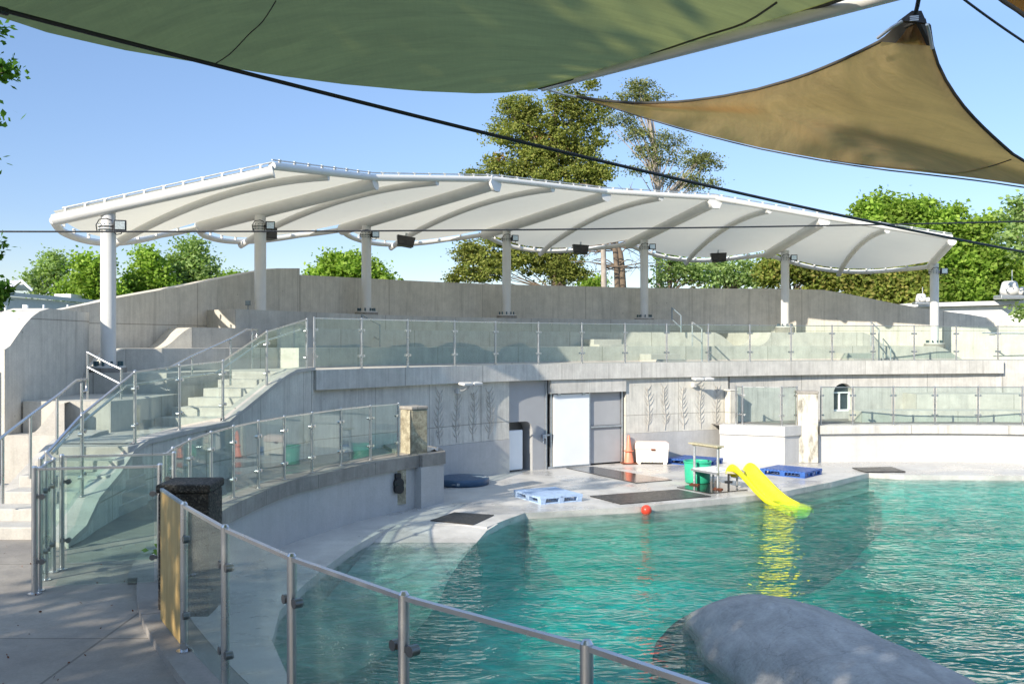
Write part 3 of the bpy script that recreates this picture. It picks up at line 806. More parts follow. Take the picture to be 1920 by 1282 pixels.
for x in (0.0, wl): b.add([PA(x, 1.32, 0), PA(x, ZT-.27, 0), PA(x, ZT-.27, .3), PA(x, 1.32, .3)], [(0, 1, 2, 3)])
b.build('window_arch', M['wallwhite'], t_)
wnd = MB()
def wbox(b, x0, x1, z0, z1, d0, d1):
    vs = [PA(x, z, d) for d in (d0, d1) for z in (z0, z1) for x in (x0, x1)]
    b.add(vs, [(0,1,3,2), (4,6,7,5), (0,4,5,1), (2,3,7,6), (0,2,6,4), (1,5,7,3)])
for x0, x1, z0, z1 in ((0, wl, 1.32, 1.37), (0, wl, 1.86, 1.90), (0, .035, 1.37, 1.86), (wl-.04, wl, 1.37, 1.86), (wl*.42, wl*.42+.04, 1.37, 1.86)):
    wbox(wnd, x0, x1, z0, z1, .14, .20)
w_ = wnd.build('window', M['door'], t_)
pn = MB(); wbox(pn, 0.02, wl-.02, 1.35, 2.2, .21, .215); pn.build('pane', M['window'], w_)
# lower benches at right
t_ = thing('bench_step', 'long low concrete bench on the walkway behind the right-hand glass panels', 'bench', (11, 28.8, ZG))
MB().sweep([(10.1, 28.75), (11.5, 28.95), (13.6, 29.0), (16.5, 28.6), (19, 27.4)], ZG, 1.42, 0, .8).build('seat', M['tier'], t_, bevel=.03)
t_ = thing('bench_step', 'upper concrete bench step against the sunlit wall, above the long low bench', 'bench', (12, 29.6, ZG))
MB().sweep([(12.1, 29.8), (13.7, 29.9), (16.5, 29.5), (19, 28.4)], ZG, 1.86, 0, 1.0).build('seat', M['tier'], t_, bevel=.03)

# ================================================================== big back wall
def vtop(T): return [pz(v, d) for u, d, v in T]
t_ = thing('bowl_wall', 'tall curved board-marked concrete wall behind the seating, stepping up at left', 'wall', (0, 33, 2.85))
MB().sweep(WXY(WT), 1.0, vtop(WT), 0, .35).build('left_wall', M['wall'], t_)
MB().sweep(WXY(WT2), 1.0, vtop(WT2), 0, .30).build('middle_wall', M['wall'], t_)
x3 = WXY(WT3) + [(20.5, 31.8), (24.5, 30.0)]
MB().sweep(x3, 1.0, vtop(WT3) + [3.7, 3.6], 0, .30).build('right_wall', M['wall'], t_)
# fin wall at far left
t_ = thing('fin_wall', 'thick concrete fin wall with a curved sunlit top at the left edge', 'wall', (-7.9, 16.5, 1.97))
fp = [(-7.90, 15.5), (-7.89, 15.65), (-7.88, 15.85), (-7.87, 16.05), (-7.86, 16.3), (-7.85, 16.55), (-7.85, 16.9), (-7.85, 17.35), (-7.86, 18.0), (-7.9, 18.6)]
fz = [3.30, 3.36, 3.52, 3.68, 3.83, 3.93, 3.99, 3.98, 3.97, 3.97]
MB().sweep(fp, 1.0, fz, 0.62, -0.0).build('wall_body', M['wall'], t_, bevel=.012)
MB().sweep([(-8.6, 15.4), (-12, 13.9)], 1.0, [3.3, 2.6], 0.0, 0.5).build('side_wall', M['wall'], t_)
tag(MB().sweep([(-9.0, 18.9), (-10.2, 18.7), (-14, 18.0)], 2.85, [4.0, 3.95, 3.8], 0, .3).build('garden_wall', M['wallwhite'], loc=(-10, 18.7, 2.85)), 'pale low wall behind the fin wall at the left edge', 'wall')

# ================================================================== seating tiers
def tier(label, pre, i0, i1, f, zt, zb, extraW=None, rise_end=0.9, kin=0):
    t_ = thing('seating_tier', label, 'seating', (*(pre[0] if pre else RC[i0][:2]), zb), 'concrete seating tiers')
    idx = list(range(i0, i1 + 1))
    Apts = pre + [(RC[i][0] + RN[i][0]*RD[i]*f, RC[i][1] + RN[i][1]*RD[i]*f) for i in idx]
    Bpts = [(RC[i][0] + RN[i][0]*(RD[i]+.05), RC[i][1] + RN[i][1]*(RD[i]+.05)) for i in idx]
    poly = Apts + Bpts[::-1] + (extraW or [])
    MB().prism(poly, zb, zt).build('seat_step', M['tier'], t_, bevel=.025)
    return t_, Apts
def wedge(parent, pts, z0, z1, zb, w):
    P = catmull(pts, 8); n = len(P)
    zz = [z0 + (z1 - z0) * sstep(k / (n - 1)) for k in range(n)]
    MB().sweep(P, zb, zz, 0.0, w, smooth=False).build('curved_end', M['tier'], parent)
T1, T2, T3 = 3.29, 3.73, 4.17
nR = len(RC)
i1540, i1670, i1465, i1800 = (int(Ridx(u)) for u in (1545, 1690, 1462, 1800))
Wl = WXY(WT)
t_, A1 = tier('lowest concrete seating tier behind the upper glass panels', [(-7.55, 19.45), (-6.9, 19.75), (-6.1, 20.35), (-5.5, 21.1), (-5.1, 21.7)], 3, i1800, .27, T1, ZU, [Wl[8], Wl[5], Wl[3], Wl[2]])
wedge(t_, [A1[-1], Rat(1822, RD[i1800]*.27)[0], Rat(1845, RD[i1800]*.27)[0]], T1, ZU + .01, ZU, 1.0)
wedge(t_, [(-8.15, 19.0), (-7.85, 19.2), (-7.55, 19.45)], ZU + .01, T1, ZU, .9)
t_, A2 = tier('second concrete seating tier, left and middle part below the roof', [(-6.85, 21.3), (-6.3, 22.0), (-5.9, 22.7), (-5.35, 23.4)], 4, i1465, .50, T2, ZU, [Wl[8], Wl[6], Wl[4]])
wedge(t_, [A2[-1], Rat(1466 + 12, RD[i1465]*.5)[0], Rat(1466 + 26, RD[i1465]*.5)[0]], T2, T1 + .01, T1, 1.2)
wedge(t_, [(-7.35, 20.9), (-7.1, 21.1), (-6.85, 21.3)], T1 + .01, T2, T1, 1.3)
t_, A2b = tier('second concrete seating tier, right-hand piece with curved ends', [], i1540, i1670, .42, T2, ZU)
wedge(t_, [A2b[-1], Rat(1715, RD[i1670]*.42)[0], Rat(1735, RD[i1670]*.42)[0]], T2, T1 + .01, T1, 1.2)
q0 = Rat(1515, RD[i1540]*.42)[0]; q1 = Rat(1530, RD[i1540]*.42)[0]
wedge(t_, [q0, q1, A2b[0]], T1 + .01, T2, T1, 1.2)
i3 = int(Ridx(1440))
t_, A3 = tier('top concrete seating tier along the foot of the back wall', [], 2, i3, .74, T3, ZU, [])
# small aisle steps
for k, (u, f, zt, lab) in enumerate(((1290, .16, 3.07, 'pale concrete aisle steps in the middle, below the column lights'), (1242, .40, 3.5, 'shaded concrete aisle steps between the second and top seating tiers'),
                                     (1645, .16, 3.07, 'pale concrete aisle steps beside the bent handrail at right'))):
    i = int(Ridx(u)); p, n = Rat(u, RD[i]*f)
    t_ = thing('aisle_steps', lab, 'steps', (*p, ZU))
    rz = math.atan2(-n[0], n[1])
    for s, (dz, dd) in enumerate(((0.0, 0.0), (-.15, -.32))):
        q = (p[0] + n[0]*(dd + .3), p[1] + n[1]*(dd + .3))
        z1 = zt + dz + .0; z0 = zt - .42
        MB().box((q[0], q[1], (z1 + z0) / 2), (1.0 + .004*s, .62, z1 - z0), rz).build('step', M['step'], t_, bevel=.01)

# left lower seating
t_ = thing('seating_tier', 'low concrete seat at far left with a sunlit rounded corner, below the small handrail', 'seating', (-7.2, 15.9, 1.97), 'concrete seating tiers')
MB().prism([(-7.84, 15.95), (-7.0, 15.95), (-6.45, 16.0), (-6.2, 16.6), (-6.1, 18.25), (-7.84, 18.25)], 1.9, 2.47).build('seat_step', M['tier'], t_, bevel=.05)
b = MB()
n_ = 14
rowA, rowB = [], []
for k in range(n_ + 1):
    f = k / n_
    z = 1.98 + (2.465 - 1.98) * sstep(f)
    rowA.append((-7.55 + .55 * f, 15.55 + .02*f, z)); rowB.append((-7.75 + .6 * f, 16.2, z))
b.grid([rowA, rowB]); b.add([*rowA, *[(p[0], p[1], 1.95) for p in rowA]], [(k, k+1, n_+2+k, n_+1+k) for k in range(n_)], False)
b.build('rounded_end', M['step'], t_)
# landing and first flight
b = MB().prism([(-13, 15.5), (-6.5, 15.5), (-6.4, 14.15), (-5.36, 14.15), (-5.42, 14.9), (-5.36, 15.8), (-5.02, 17.0), (-5.3, 17.4), (-6.1, 17.4), (-6.2, 18.32), (-13, 18.32)], 1.0, 1.97)
t_ = thing('stair_landing', 'sunlit concrete stair landing halfway up at left', 'landing', (-6, 16, ZG)); b.build('slab', M['step'], t_, bevel=.02)
t_ = thing('staircase', 'lower flight of wide pale concrete steps at the left edge', 'stairs', (-6.2, 12, ZG))
nst = 6
for k in range(nst):
    y0 = 11.7 + .42 * k; z1 = ZG + .145 * (k + 1)
    xl = -9.6 if k < 2 else -6.42; xr = -5.22 - .02*k
    b = MB().box(((xl + xr) / 2, (y0 + 14.3) / 2, (ZG - .1 + z1) / 2), (xr - xl, 14.3 - y0, z1 - ZG + .1))
    b.build('step', M['step'], t_, bevel=.015)
t_ = thing('staircase', 'upper flight of pale concrete steps rising from the landing to the upper walkway', 'stairs', (-5.4, 17.5, 1.97))
for k in range(6):
    f = k / 6; z1 = 1.97 + .1467 * (k + 1)
    fL = lerp((-6.15, 17.15), (-5.35, 19.95), f); fR = lerp((-4.98, 17.0), (-4.28, 19.75), f)
    eL, eR = (-5.15, 20.3), (-4.15, 20.22)
    MB().prism([fL, fR, eR, eL], 1.5, z1 - .001 * (k == 5)).build('step', M['step'], t_, bevel=.012)
# banked curb beside the first flight
t_ = thing('banked_kerb', 'smooth swooping concrete kerb that slides down beside the lower steps at left', 'kerb', (-7.2, 15, ZG))
cp = catmull([(-6.62, 15.75), (-6.62, 15.1), (-6.62, 14.4), (-6.64, 13.7), (-6.72, 13.1), (-6.9, 12.65)], 6)
cz = [2.03 - .90 * sstep((k / (len(cp)-1) - .10) * 1.12) for k in range(len(cp))]
MB().sweep(cp, 1.0, cz, -.26, .24, smooth=False).build('kerb_body', M['step'], t_, bevel=.02)

# stair parapet
t_ = thing('stair_parapet', 'smooth concrete parapet wall that climbs beside the stairs under the glass panels', 'wall', (-5, 15, ZG))
pp = [(p[0], p[1], p[2] + H) for p in PAR]
pp[0] = (-5.02, 11.2, 1.12)
pp = [pp[0], (-5.03, 11.7, 1.22), pp[1], (ux(222, 13.2), 13.2, 1.64), (ux(250, 13.95), 13.95, 1.87), (ux(275, 14.5), 14.5, 1.95), pp[3], (ux(400, 16.6), 16.6, 2.00), pp[4], (ux(450, 17.35), 17.35, 2.17), (ux(509.5, 18.5), 18.5, 2.57),
      (ux(535, 19.0), 19.0, 2.74), (ux(555, 19.45), 19.45, 2.84), (RP[0][0], RP[0][1], 2.86)]
dens = []
for i in range(len(pp) - 1):
    for k in range(4): dens.append(lerp(pp[i], pp[i+1], k / 4))
dens.append(pp[-1])
MB().sweep([p[:2] for p in dens], 1.0, [p[2] for p in dens], 0.0, .26).build('wall_body', M['relief'], t_)
MB().sweep([p[:2] for p in dens], [p[2] - .02 for p in dens], [p[2] + .05 for p in dens], -.03, .29).build('coping', M['step'], t_)
# wall closing the stage left of the plant reliefs is the stage wall itself

# ================================================================== glass fences
def cyl_between(b, a, c, r, n=10): b.tube([a, c], r, n)
def fence(name, label, pts, hh, mat, out=0.0, base=True, clamps=True, gap=0.045, rail=True, loc=None, post_r=.024, glassbot=.07, extra=None, panels=True, skip=()):
    t_ = thing(name, label, 'glass fence', loc or pts[0])
    n = len(pts)
    nn = normals2([p[:2] for p in pts])
    for i, p in enumerate(pts):
        b = MB(); x, y, z = p
        b.tube([(x, y, z), (x, y, z + hh + .015)], post_r, 12)
        b.tube([(x, y, z + hh + .015), (x, y, z + hh + .03)], [post_r, post_r * .6], 12)
        if base: b.tube([(x, y, z), (x, y, z + .012)], post_r * 2.1, 16)
        po = b.build('post', M['steel'], t_)
        if clamps:
            for s in (-1, 1):
                j = i + s
                if j < 0 or j >= n or min(i, j) in skip: continue
                q = pts[j]; d = Vector((q[0]-x, q[1]-y, 0)).normalized(); w = Vector((-d.y, d.x, 0))
                slope = (q[2] - z) / max(.01, math.hypot(q[0]-x, q[1]-y))
                for fz_ in (.26, .78):
                    c = Vector((x, y, z + hh * fz_ + slope * .06)) + d * (post_r + .038)
                    cb = MB()
                    cb.tube([c - w * .024, c + w * .024], .027, 12)
                    cb.box(c - d * .028, (.045, .03, .03), math.atan2(d.y, d.x))
                    cb.build('clamp', M['clamp'] if math.hypot(x, y) < 12 else M['steel'], po)
    if panels:
        for i in range(n - 1):
            if i in skip: continue
            a, c = Vector(pts[i]), Vector(pts[i+1])
            d = (c - a); L = math.hypot(d.x, d.y); k = (post_r + gap - .02) / L
            a2, c2 = a + d * k, c - d * k
            w = Vector((-d.y, d.x, 0)).normalized() * .006
            vs = [a2 - w + Vector((0, 0, glassbot)), c2 - w + Vector((0, 0, glassbot)), c2 - w + Vector((0, 0, hh - .012)), a2 - w + Vector((0, 0, hh - .012))]
            vs += [v + w * 2 for v in vs]
            MB().add(vs, [(0,1,2,3), (7,6,5,4), (0,4,5,1), (1,5,6,2), (2,6,7,3), (3,7,4,0)]).build('glass_panel', mat, t_)
    if rail:
        b = MB()
        for i in range(n - 1):
            if i in skip: continue
            a, c = Vector(pts[i]), Vector(pts[i+1])
            b.bar(a + Vector((0, 0, hh)), c + Vector((0, 0, hh)), .030, .022)
        b.build('top_rail', M['steel'], t_)
    return t_
up = [(p[0], p[1], ZU) for p in RP] + [(*q, ZU) for q in RX[17:20]]
fence('glass_fence', 'long row of green-tinted glass panels along the edge of the upper walkway', up, 1.055, M['glassfar'], loc=(RP[8][0], RP[8][1], ZU))
# stair fence with handrail
sp = [(p[0] - .13*0, p[1], p[2] + H + .05) for p in PAR[1:]]
sp[0] = (sp[0][0] - .1, sp[0][1], sp[0][2])
sp = [(-5.16, 10.9, 1.11)] + [(x - .10, y + .03, z) for x, y, z in sp[:-1]] + [(RP[0][0] - .1, RP[0][1] - .25, ZU)]
ts = fence('glass_fence', 'glass panels on steel posts that climb beside the stairs at left', sp[:-1] + [sp[-1]], 1.02, M['glass'], loc=sp[3])
hr = [Vector(p) + Vector((-.12, 0, .82)) for p in sp]
MB().tube([lerp(hr[0], hr[1], .5)] + hr[1:], .019, 10).build('handrail', M['steel'], ts)
# inner fence on the pool wall
ip_u = [(309, 10.8), (324, 11.45), (355.5, 12.45), (395.5, 13.5), (437.5, 14.45), (484.5, 15.4), (533, 16.35), (585, 17.2), (639, 18.2), (694.5, 19.1), (747, 19.75)]
ip = [(ux(u, d), d, 1.16) for u, d in ip_u]
fence('glass_fence', 'curving row of clear glass panels on the pool wall up to the buff pillar', ip, 1.03, M['glass'], loc=ip[5])
# foreground fence
fg_u = [(345, 7.27), (422, 6.36), (547, 5.5), (757, 4.66), (1100, 3.90)]
fg = [(ux(u, d), d, 1.16) for u, d in fg_u] + [(1.01, 3.05, 1.16), (1.85, 2.0, 1.16)]
tf = fence('glass_fence', 'water-spotted glass panels on steel posts sweeping across the foreground', fg, 1.065, M['glasswet'], loc=fg[2], post_r=.027)
# plywood infill
a, c = Vector((ux(345, 7.30), 7.32, 1.17)), Vector((ux(303, 8.1), 8.1, 1.17))
d = (c - a).normalized(); w = Vector((-d.y, d.x, 0)) * .009
t_ = thing('plywood_panel', 'yellow plywood board filling the gap between the dark pillar and the first foreground post', 'board', ((a + c) / 2))
a2 = a + d * .04
b = MB(); vs = [a2 - w, c - w, c - w + Vector((0, 0, 1.04)), a2 - w + Vector((0, 0, 1.04))]; vs += [v + 2*w for v in vs]
b.add(vs, [(0,1,2,3), (7,6,5,4), (0,4,5,1), (1,5,6,2), (2,6,7,3), (3,7,4,0)]).build('board', M['ply'], t_)
MB().bar(a2 + Vector((0, 0, 1.052)), c + Vector((0, 0, 1.052)), .026, .02).build('edge_strip', M['bluegrey'], t_)
# gate wings at left
gA = (ux(65, 9.17), 9.17, ZG); gC = (ux(86, 9.7), 9.7, ZG); gB = (ux(116, 10.15), 10.15, ZG)
fence('glass_fence', 'free-standing glass gate wing nearest the camera at left, across the walkway', [gA, (ux(300, 9.38), 9.38, ZG)], 1.15, M['glasswet'], post_r=.028)
fence('glass_fence', 'second glass gate wing just behind the nearest one at left', [gB, (ux(326, 10.4), 10.4, ZG)], 1.15, M['glass'], post_r=.025)
fence('glass_fence', 'short glass link between the two gate wings and the foot of the stairs', [(gA[0]-.01, gA[1]+.12, ZG), gC, (gB[0]-.03, gB[1]-.12, ZG), (-5.0, 10.7, ZG)], 1.13, M['glass'], post_r=.022)
# right fence
rf = [(5.95, 27.7, 1.14), (6.55, 27.45, 1.14), (7.28, 27.1, 1.14)]
rs_u = [(1380, 27.75), (1392, 27.6), (1466, 27.15)]
rf = [(ux(u, d), d, 1.14) for u, d in rs_u] + [(ux(1494, 27.45), 27.45, 1.14)]
fence('glass_fence', 'short glass panels on the white block left of the black-stained pillar', rf, 1.04, M['glassfar'], loc=rf[1])
rg = [(ux(u, 27.55), 27.55, 1.13) for u in (1539, 1599, 1675, 1753, 1834, 1917)] + [(15.5, 27.0, 1.13), (16.7, 26.3, 1.13)]
fence('glass_fence', 'clear glass panels along the right-hand pool wall, right of the black-stained pillar', rg, 1.04, M['glassfar'], loc=rg[2], clamps=True)

# ================================================================== handrails
def rail_thing(label, runs, posts, r=.02, mat='steel', loc=None):
    t_ = thing('handrail', label, 'handrail', loc or posts[0][0])
    b = MB()
    for run in runs: b.tube(run, r, 8)
    b.build('rail', M[mat], t_)
    for a, c in posts: MB().tube([a, c], r * 1.05, 8).build('post', M[mat], t_)
    return t_
def up_(x, y, z): return (x, y, z)
hp = [(5, 12.0, 944, 818), (57, 12.7, 897, 778), (107, 13.5, 852, 742), (153, 14.6, 829, 718)]
posts = [(px(u, b_, d), px(u, t__, d)) for u, d, b_, t__ in hp]
rr = [px(-70, 880, 11.2)] + [p[1] for p in posts[:3]] + [px(143, 713, 14.3), px(162, 711, 14.7), px(162, 733, 14.7), px(154, 734, 14.6)]
rail_thing('steel stair handrail with four posts at the left edge, in front of the fin wall', [rr], posts)
posts = [(px(360, 705, 17.6), px(360, 668, 17.6)), (px(432, 722, 18.4), px(432, 636, 18.4)), (px(473, 690, 19.3), px(473, 621, 19.3))]
rail_thing('steel handrail rising along the upper flight of stairs', [[px(312, 692, 16.9), px(360, 667, 17.6), px(432, 635, 18.4), px(462, 618, 19.2), px(482, 617, 19.6), px(482, 632, 19.6), px(477, 632, 19.6)]], posts)
posts = [(px(164, 752, 16.5), px(164, 660, 16.5)), (px(227, 755, 16.4), px(227, 693, 16.4))]
rail_thing('short sloping handrail in front of the leftmost white column', [[px(163, 660, 16.5), px(203, 681, 16.45), px(227, 692, 16.4)], [px(164, 688, 16.5), px(227, 720, 16.4)]], posts)
def hr2(label, u0, v0, u1, v1, D, zb0, zb1, mat):
    a, c = px(u0, v0, D), px(u1, v1, D - .9)
    rail_thing(label, [[a, c], [(a[0], a[1], a[2] - .38), (c[0], c[1], c[2] - .38)]], [((a[0], a[1], zb0), a), ((c[0], c[1], zb1), c)], .021, mat)
hr2('blue-grey aisle handrail on the top tier near the shaded left columns', 608, 556, 642, 575, 30.0, T3, T2, 'bluegrey')
hr2('blue-grey aisle handrail just behind the second and third upper glass panels', 678, 590, 712, 609, 26.0, T2, T1, 'bluegrey')
hr2('blue-grey aisle handrail on the top tier right of the middle columns', 1260, 577, 1277, 592, 32.6, T3, T2, 'bluegrey')
hr2('pale bent aisle handrail beside the pale aisle steps in the middle', 1298, 604, 1316, 617, 29.6, T1, ZU, 'galv')
hr2('pale tall aisle handrail under the right end of the roof', 1633, 603, 1648, 618, 31.6, T1, ZU, 'galv')
hr2('pale low aisle handrail, the shorter one right of the tall rail under the roof end', 1656, 635, 1670, 652, 31.6, ZU, ZU, 'galv')
a, c = px(1841, 624, 32.3), px(2010, 627, 31.4)
rail_thing('steel wall rail on the sunlit wall at the far right', [[a, c]], [((a[0]+.4, a[1]-.02, a[2]-.06), (a[0]+.4, a[1]+.3, a[2]-.06)), ((c[0]-.4, c[1], c[2]-.06), (c[0]-.4, c[1]+.5, c[2]-.06))])

# ================================================================== white canopy
CU = [(203, 18.7, 688, 403), (488, 24.1, 610, 405), (687, 28.5, 585, 427), (950, 32.5, 591, 441), (1208, 34.2, 596, 457), (1472, 34.2, 613, 472), (1752, 32.9, 644, 490)]
BB = [(100, 413, 18.5), (372, 427, 24.6), (640, 431, 29.1), (908, 440, 33.5), (1178, 458, 35.3), (1440, 477, 35.5), (1742, 500, 33.9)]
BF = [(510, 323, 18.9), (702, 343, 23.4), (927, 345, 25.9), (1136, 367, 28.7), (1340, 379, 30.0), (1545, 415, 30.0), (1785, 453, 29.5)]
BBp = [Vector(px(*q)) for q in BB]; BFp = [Vector(px(*q)) for q in BF]
can = thing('shade_canopy', 'large white membrane canopy on seven white columns over the seating', 'canopy', (2, 30, ZU))
colz = []
for i, (u, D, vb, vt) in enumerate(CU):
    x = ux(u, D); zb = pz(vb, D) + .02
    # height of the beam axis above the column
    d = BFp[i] - BBp[i]; t = max(0, min(1, (Vector((x, D)) - Vector(BBp[i][:2])).dot(Vector(d[:2])) / Vector(d[:2]).length_squared))
    ax = BBp[i] + d * t
    r = .14; zt = ax.z - (.06 if i in (0, 6) else .10)
    zc = zt - .28
    b = MB().tube([(x, D, zb), (x, D, zc)], r, 24); b.build('column', M['whitesteel'], can)
    b = MB().tube([(x, D, zc), (x, D, zt)], r * .95, 24); cpo = b.build('column_head', M['whitesteel'], can)
    for s in (-.028, .028): MB().tube([(x, D, zc + s - .012), (x, D, zc + s + .012)], r + .045, 24).build('flange', M['whitesteel'], cpo)
    b = MB()
    for k in range(12):
        a = 2*math.pi*k/12; q = (x + (r+.028)*math.cos(a), D + (r+.028)*math.sin(a))
        b.tube([(*q, zc - .06), (*q, zc + .06)], .011, 6)
    b.build('flange_bolts', M['bolt'], cpo)
    b = MB().tube([(x, D, zb - .03), (x, D, zb)], .31, 28); bp = b.build('base_plate', M['whitesteel'], can)
    b = MB().tube([(x, D, zb - .5), (x, D, zb - .03)], .33, 28); b.build('plinth', M['cap'], can)
    for k in range(10):
        a = 2*math.pi*(k+.5)/10; q = (x + .24*math.cos(a), D + .24*math.sin(a))
        MB().tube([(*q, zb), (*q, zb + .09)], .024, 6).build('anchor_bolt', M['bolt'], bp)
    colz.append((x, D, zc))
# beams
for i in range(7):
    d = (BFp[i] - BBp[i]).normalized()
    r = .11 if i in (0, 6) else .16
    b = MB().tube([BBp[i], BFp[i]], r, 20); bm = b.build('beam', M['whitesteel'], can)
    if i in (2, 4):
        MB().tube([BFp[i] - d*.02, BFp[i] + d*.06], r * 1.5, 6).build('end_plate', M['whitesteel'], bm)
    else:
        MB().tube([BFp[i], BFp[i] + d*.03], r * 1.12, 20).build('end_plate', M['whitesteel'], bm)
up_v = Vector((0, 0, 1))
clamp_me = None
def clamp_part(p, d, parent):
    global clamp_me
    if clamp_me is None:
        o = MB().box((0, 0, 0), (.035, .05, .08)).box((0, 0, .04), (.08, .04, .02)).build('edge_clamp', M['whitesteel'])
        clamp_me = o
        W0[o] = Vector((0, 0, 0)); c = o
    else:
        c = clamp_me.copy(); col.objects.link(c)
    c.parent = parent
    c.location = Vector(p) - W0[parent]
    c.rotation_euler = (0, 0, math.atan2(d[1], d[0]))
membs = []
for i in range(6):
    b0, b1, f0, f1 = BBp[i], BBp[i+1], BFp[i], BFp[i+1]
    outd = ((b0 - f0).normalized() + (b1 - f1).normalized()); outd.z = 0; outd.normalize()
    L = (b1 - b0).length
    bul = L * (.07 if i == 0 else .19); drop = .46 if i == 0 else .36
    NS, NTt = 24, 14
    lift = .17
    rows = []
    for a in range(NS + 1):
        s = a / NS; bs = 4 * s * (1 - s)
        # pointed ridge at the mid rib
        rib = (1 - abs(2*s - 1)) ** 1.35
        row = []
        for c_ in range(NTt + 1):
            t = c_ / NTt
            p = (b0.lerp(f0, t)).lerp(b1.lerp(f1, t), s)
            p = p + outd * (bs * bul * (1 - t)) + up_v * (lift * (1-.25*t) - drop * bs * (1 - t))
            p = p + up_v * (rib * .30 * 4 * t * (1 - t) * 1.0 )
            row.append(tuple(p))
        rows.append(row)
    mo = MB().grid(rows).build('membrane', M['membrane'], can); membs.append(mo)
    # mid rib under the membrane
    mid = [Vector(p) - up_v * .10 for p in rows[NS // 2]]
    mid[0] = mid[0] + outd * .22 - up_v * .12
    MB().tube(mid, .085, 12).build('arched_rib', M['whitesteel'], can)
    # back edge tube, clamps
    eb = [Vector(r[0]) + outd * .20 * min(1, k_ / 4, (NS - k_) / 4) - up_v * (.10 + .07 * (1 - min(1, k_ / 4, (NS - k_) / 4))) for k_, r in enumerate(rows)]
    eb[0] = b0.copy(); eb[-1] = b1.copy()
    be = MB().tube(eb, .075, 12).build('back_edge_tube', M['whitesteel'], can)
    for k in range(1, 9):
        j = k / 9 * NS; j0 = int(j); q = eb[j0].lerp(eb[min(j0+1, NS)], j - j0) + up_v * .07 - outd * .10
        dd = eb[min(j0+1, NS)] - eb[j0]
        clamp_part(q, dd, be)
    # front edge tube and its lacing rail
    ft = [f0.lerp(f1, k/6) + up_v * .12 for k in range(7)]
    fe = MB().tube(ft, .078, 12).build('front_edge_tube', M['whitesteel'], can)
    MB().tube([p + up_v * .115 for p in ft], .016, 6).build('lacing_rail', M['galv'], fe)
    for k in range(8):
        q = f0.lerp(f1, (k + .5) / 8) + up_v * .205
        clamp_part(q, f1 - f0, fe)
# side clamps on the two end beams
for i in (0, 6):
    d = BFp[i] - BBp[i]
    rr_ = MB().tube([BBp[i] + d*.04 + up_v*.19, BFp[i] + up_v*.19], .016, 6).build('lacing_rail', M['galv'], can)
    for k in range(11):
        clamp_part(BBp[i] + d * ((k + .6) / 11.2) + up_v * .15, d, rr_)

# flood lights on the columns
LL = ['floodlight at the top of the leftmost white column', 'floodlight at the top of the second white column from the left', 'floodlight at the top of the third white column from the left',
      'floodlight at the top of the middle white column', 'green-tinted floodlight at the top of the third white column from the right', 'floodlight at the top of the second white column from the right', 'floodlight at the top of the rightmost white column']
fl0 = None
for i, (x, D, zc) in enumerate(colz):
    loc = (x + .27, D - .12, zc + .02)
    if fl0 is None:
        fl0 = t_ = thing('floodlight', 'black ' + LL[i], 'floodlight', (0, 0, 0), 'floodlights on the white columns')
        MB().box((0, 0, 0), (.22, .11, .20)).box((-.02, .09, 0), (.12, .1, .14)).build('housing', M['black'], t_, bevel=.01)
        MB().box((0, -.058, 0), (.17, .01, .15)).build('lens', M['lens'], t_)
        MB().tube([(-.16, .05, 0), (-.10, .05, 0)], .02, 6).tube([(-.13, .0, -.02), (-.13, .0, -.12), (-.06, 0, -.17), (.02, 0, -.15), (.03, .02, -.10)], .010, 6).tube(
            [(-.14, .02, .09), (-.24, -.04, .12), (-.36, -.03, .10), (-.42, .04, 0), (-.40, .05, -.13)], .011, 6).build('cable', M['black'], t_)
        o = t_
    else: o = dup(fl0)
    o.location = loc; o.rotation_euler = (0, 0, R_(18 if i < 4 else -6)); o['label'] = ('black ' + LL[i])
# loudspeakers
sp0 = None
for i, (u, v, D, lab) in enumerate(((497, 438, 25.4, 'black loudspeaker half hidden behind the second white column'), (760, 453, 30.3, 'tilted black loudspeaker hanging right of the third white column'),
                                    (1088, 468, 34.2, 'black loudspeaker hanging under the roof edge between the two middle columns'), (1347, 483, 35.4, 'black loudspeaker hanging under the roof edge, furthest right'))):
    if sp0 is None:
        sp0 = o = thing('loudspeaker', lab, 'loudspeaker', (0, 0, 0), 'loudspeakers hung from the roof edge')
        MB().add([(-.28, -.13, .16), (.28, -.13, .16), (.28, .16, .16), (-.28, .16, .16), (-.24, -.20, -.14), (.24, -.20, -.14), (.20, .12, -.16), (-.20, .12, -.16)],
                 [(3,2,1,0), (4,5,6,7)[::-1], (0,1,5,4), (1,2,6,5), (2,3,7,6), (3,0,4,7)]).build('cabinet', M['black'], o, bevel=.015)
        MB().add([(-.25, -.145, .13), (.25, -.145, .13), (.215, -.20, -.11), (-.215, -.20, -.11)], [(0, 1, 2, 3)]).tube([(0, -.18, 0), (0, -.195, 0)], .02, 8).build('grille', M['rubber'], o)
        MB().box((0, .02, .21), (.06, .04, .12)).build('bracket', M['galv'], o)
    else: o = dup(sp0)
    o.location = px(u, v, D); o['label'] = lab
    o.rotation_euler = (R_(0), R_([0, 9, 4, -2][i]), R_([40, 14, 4, -2][i]))
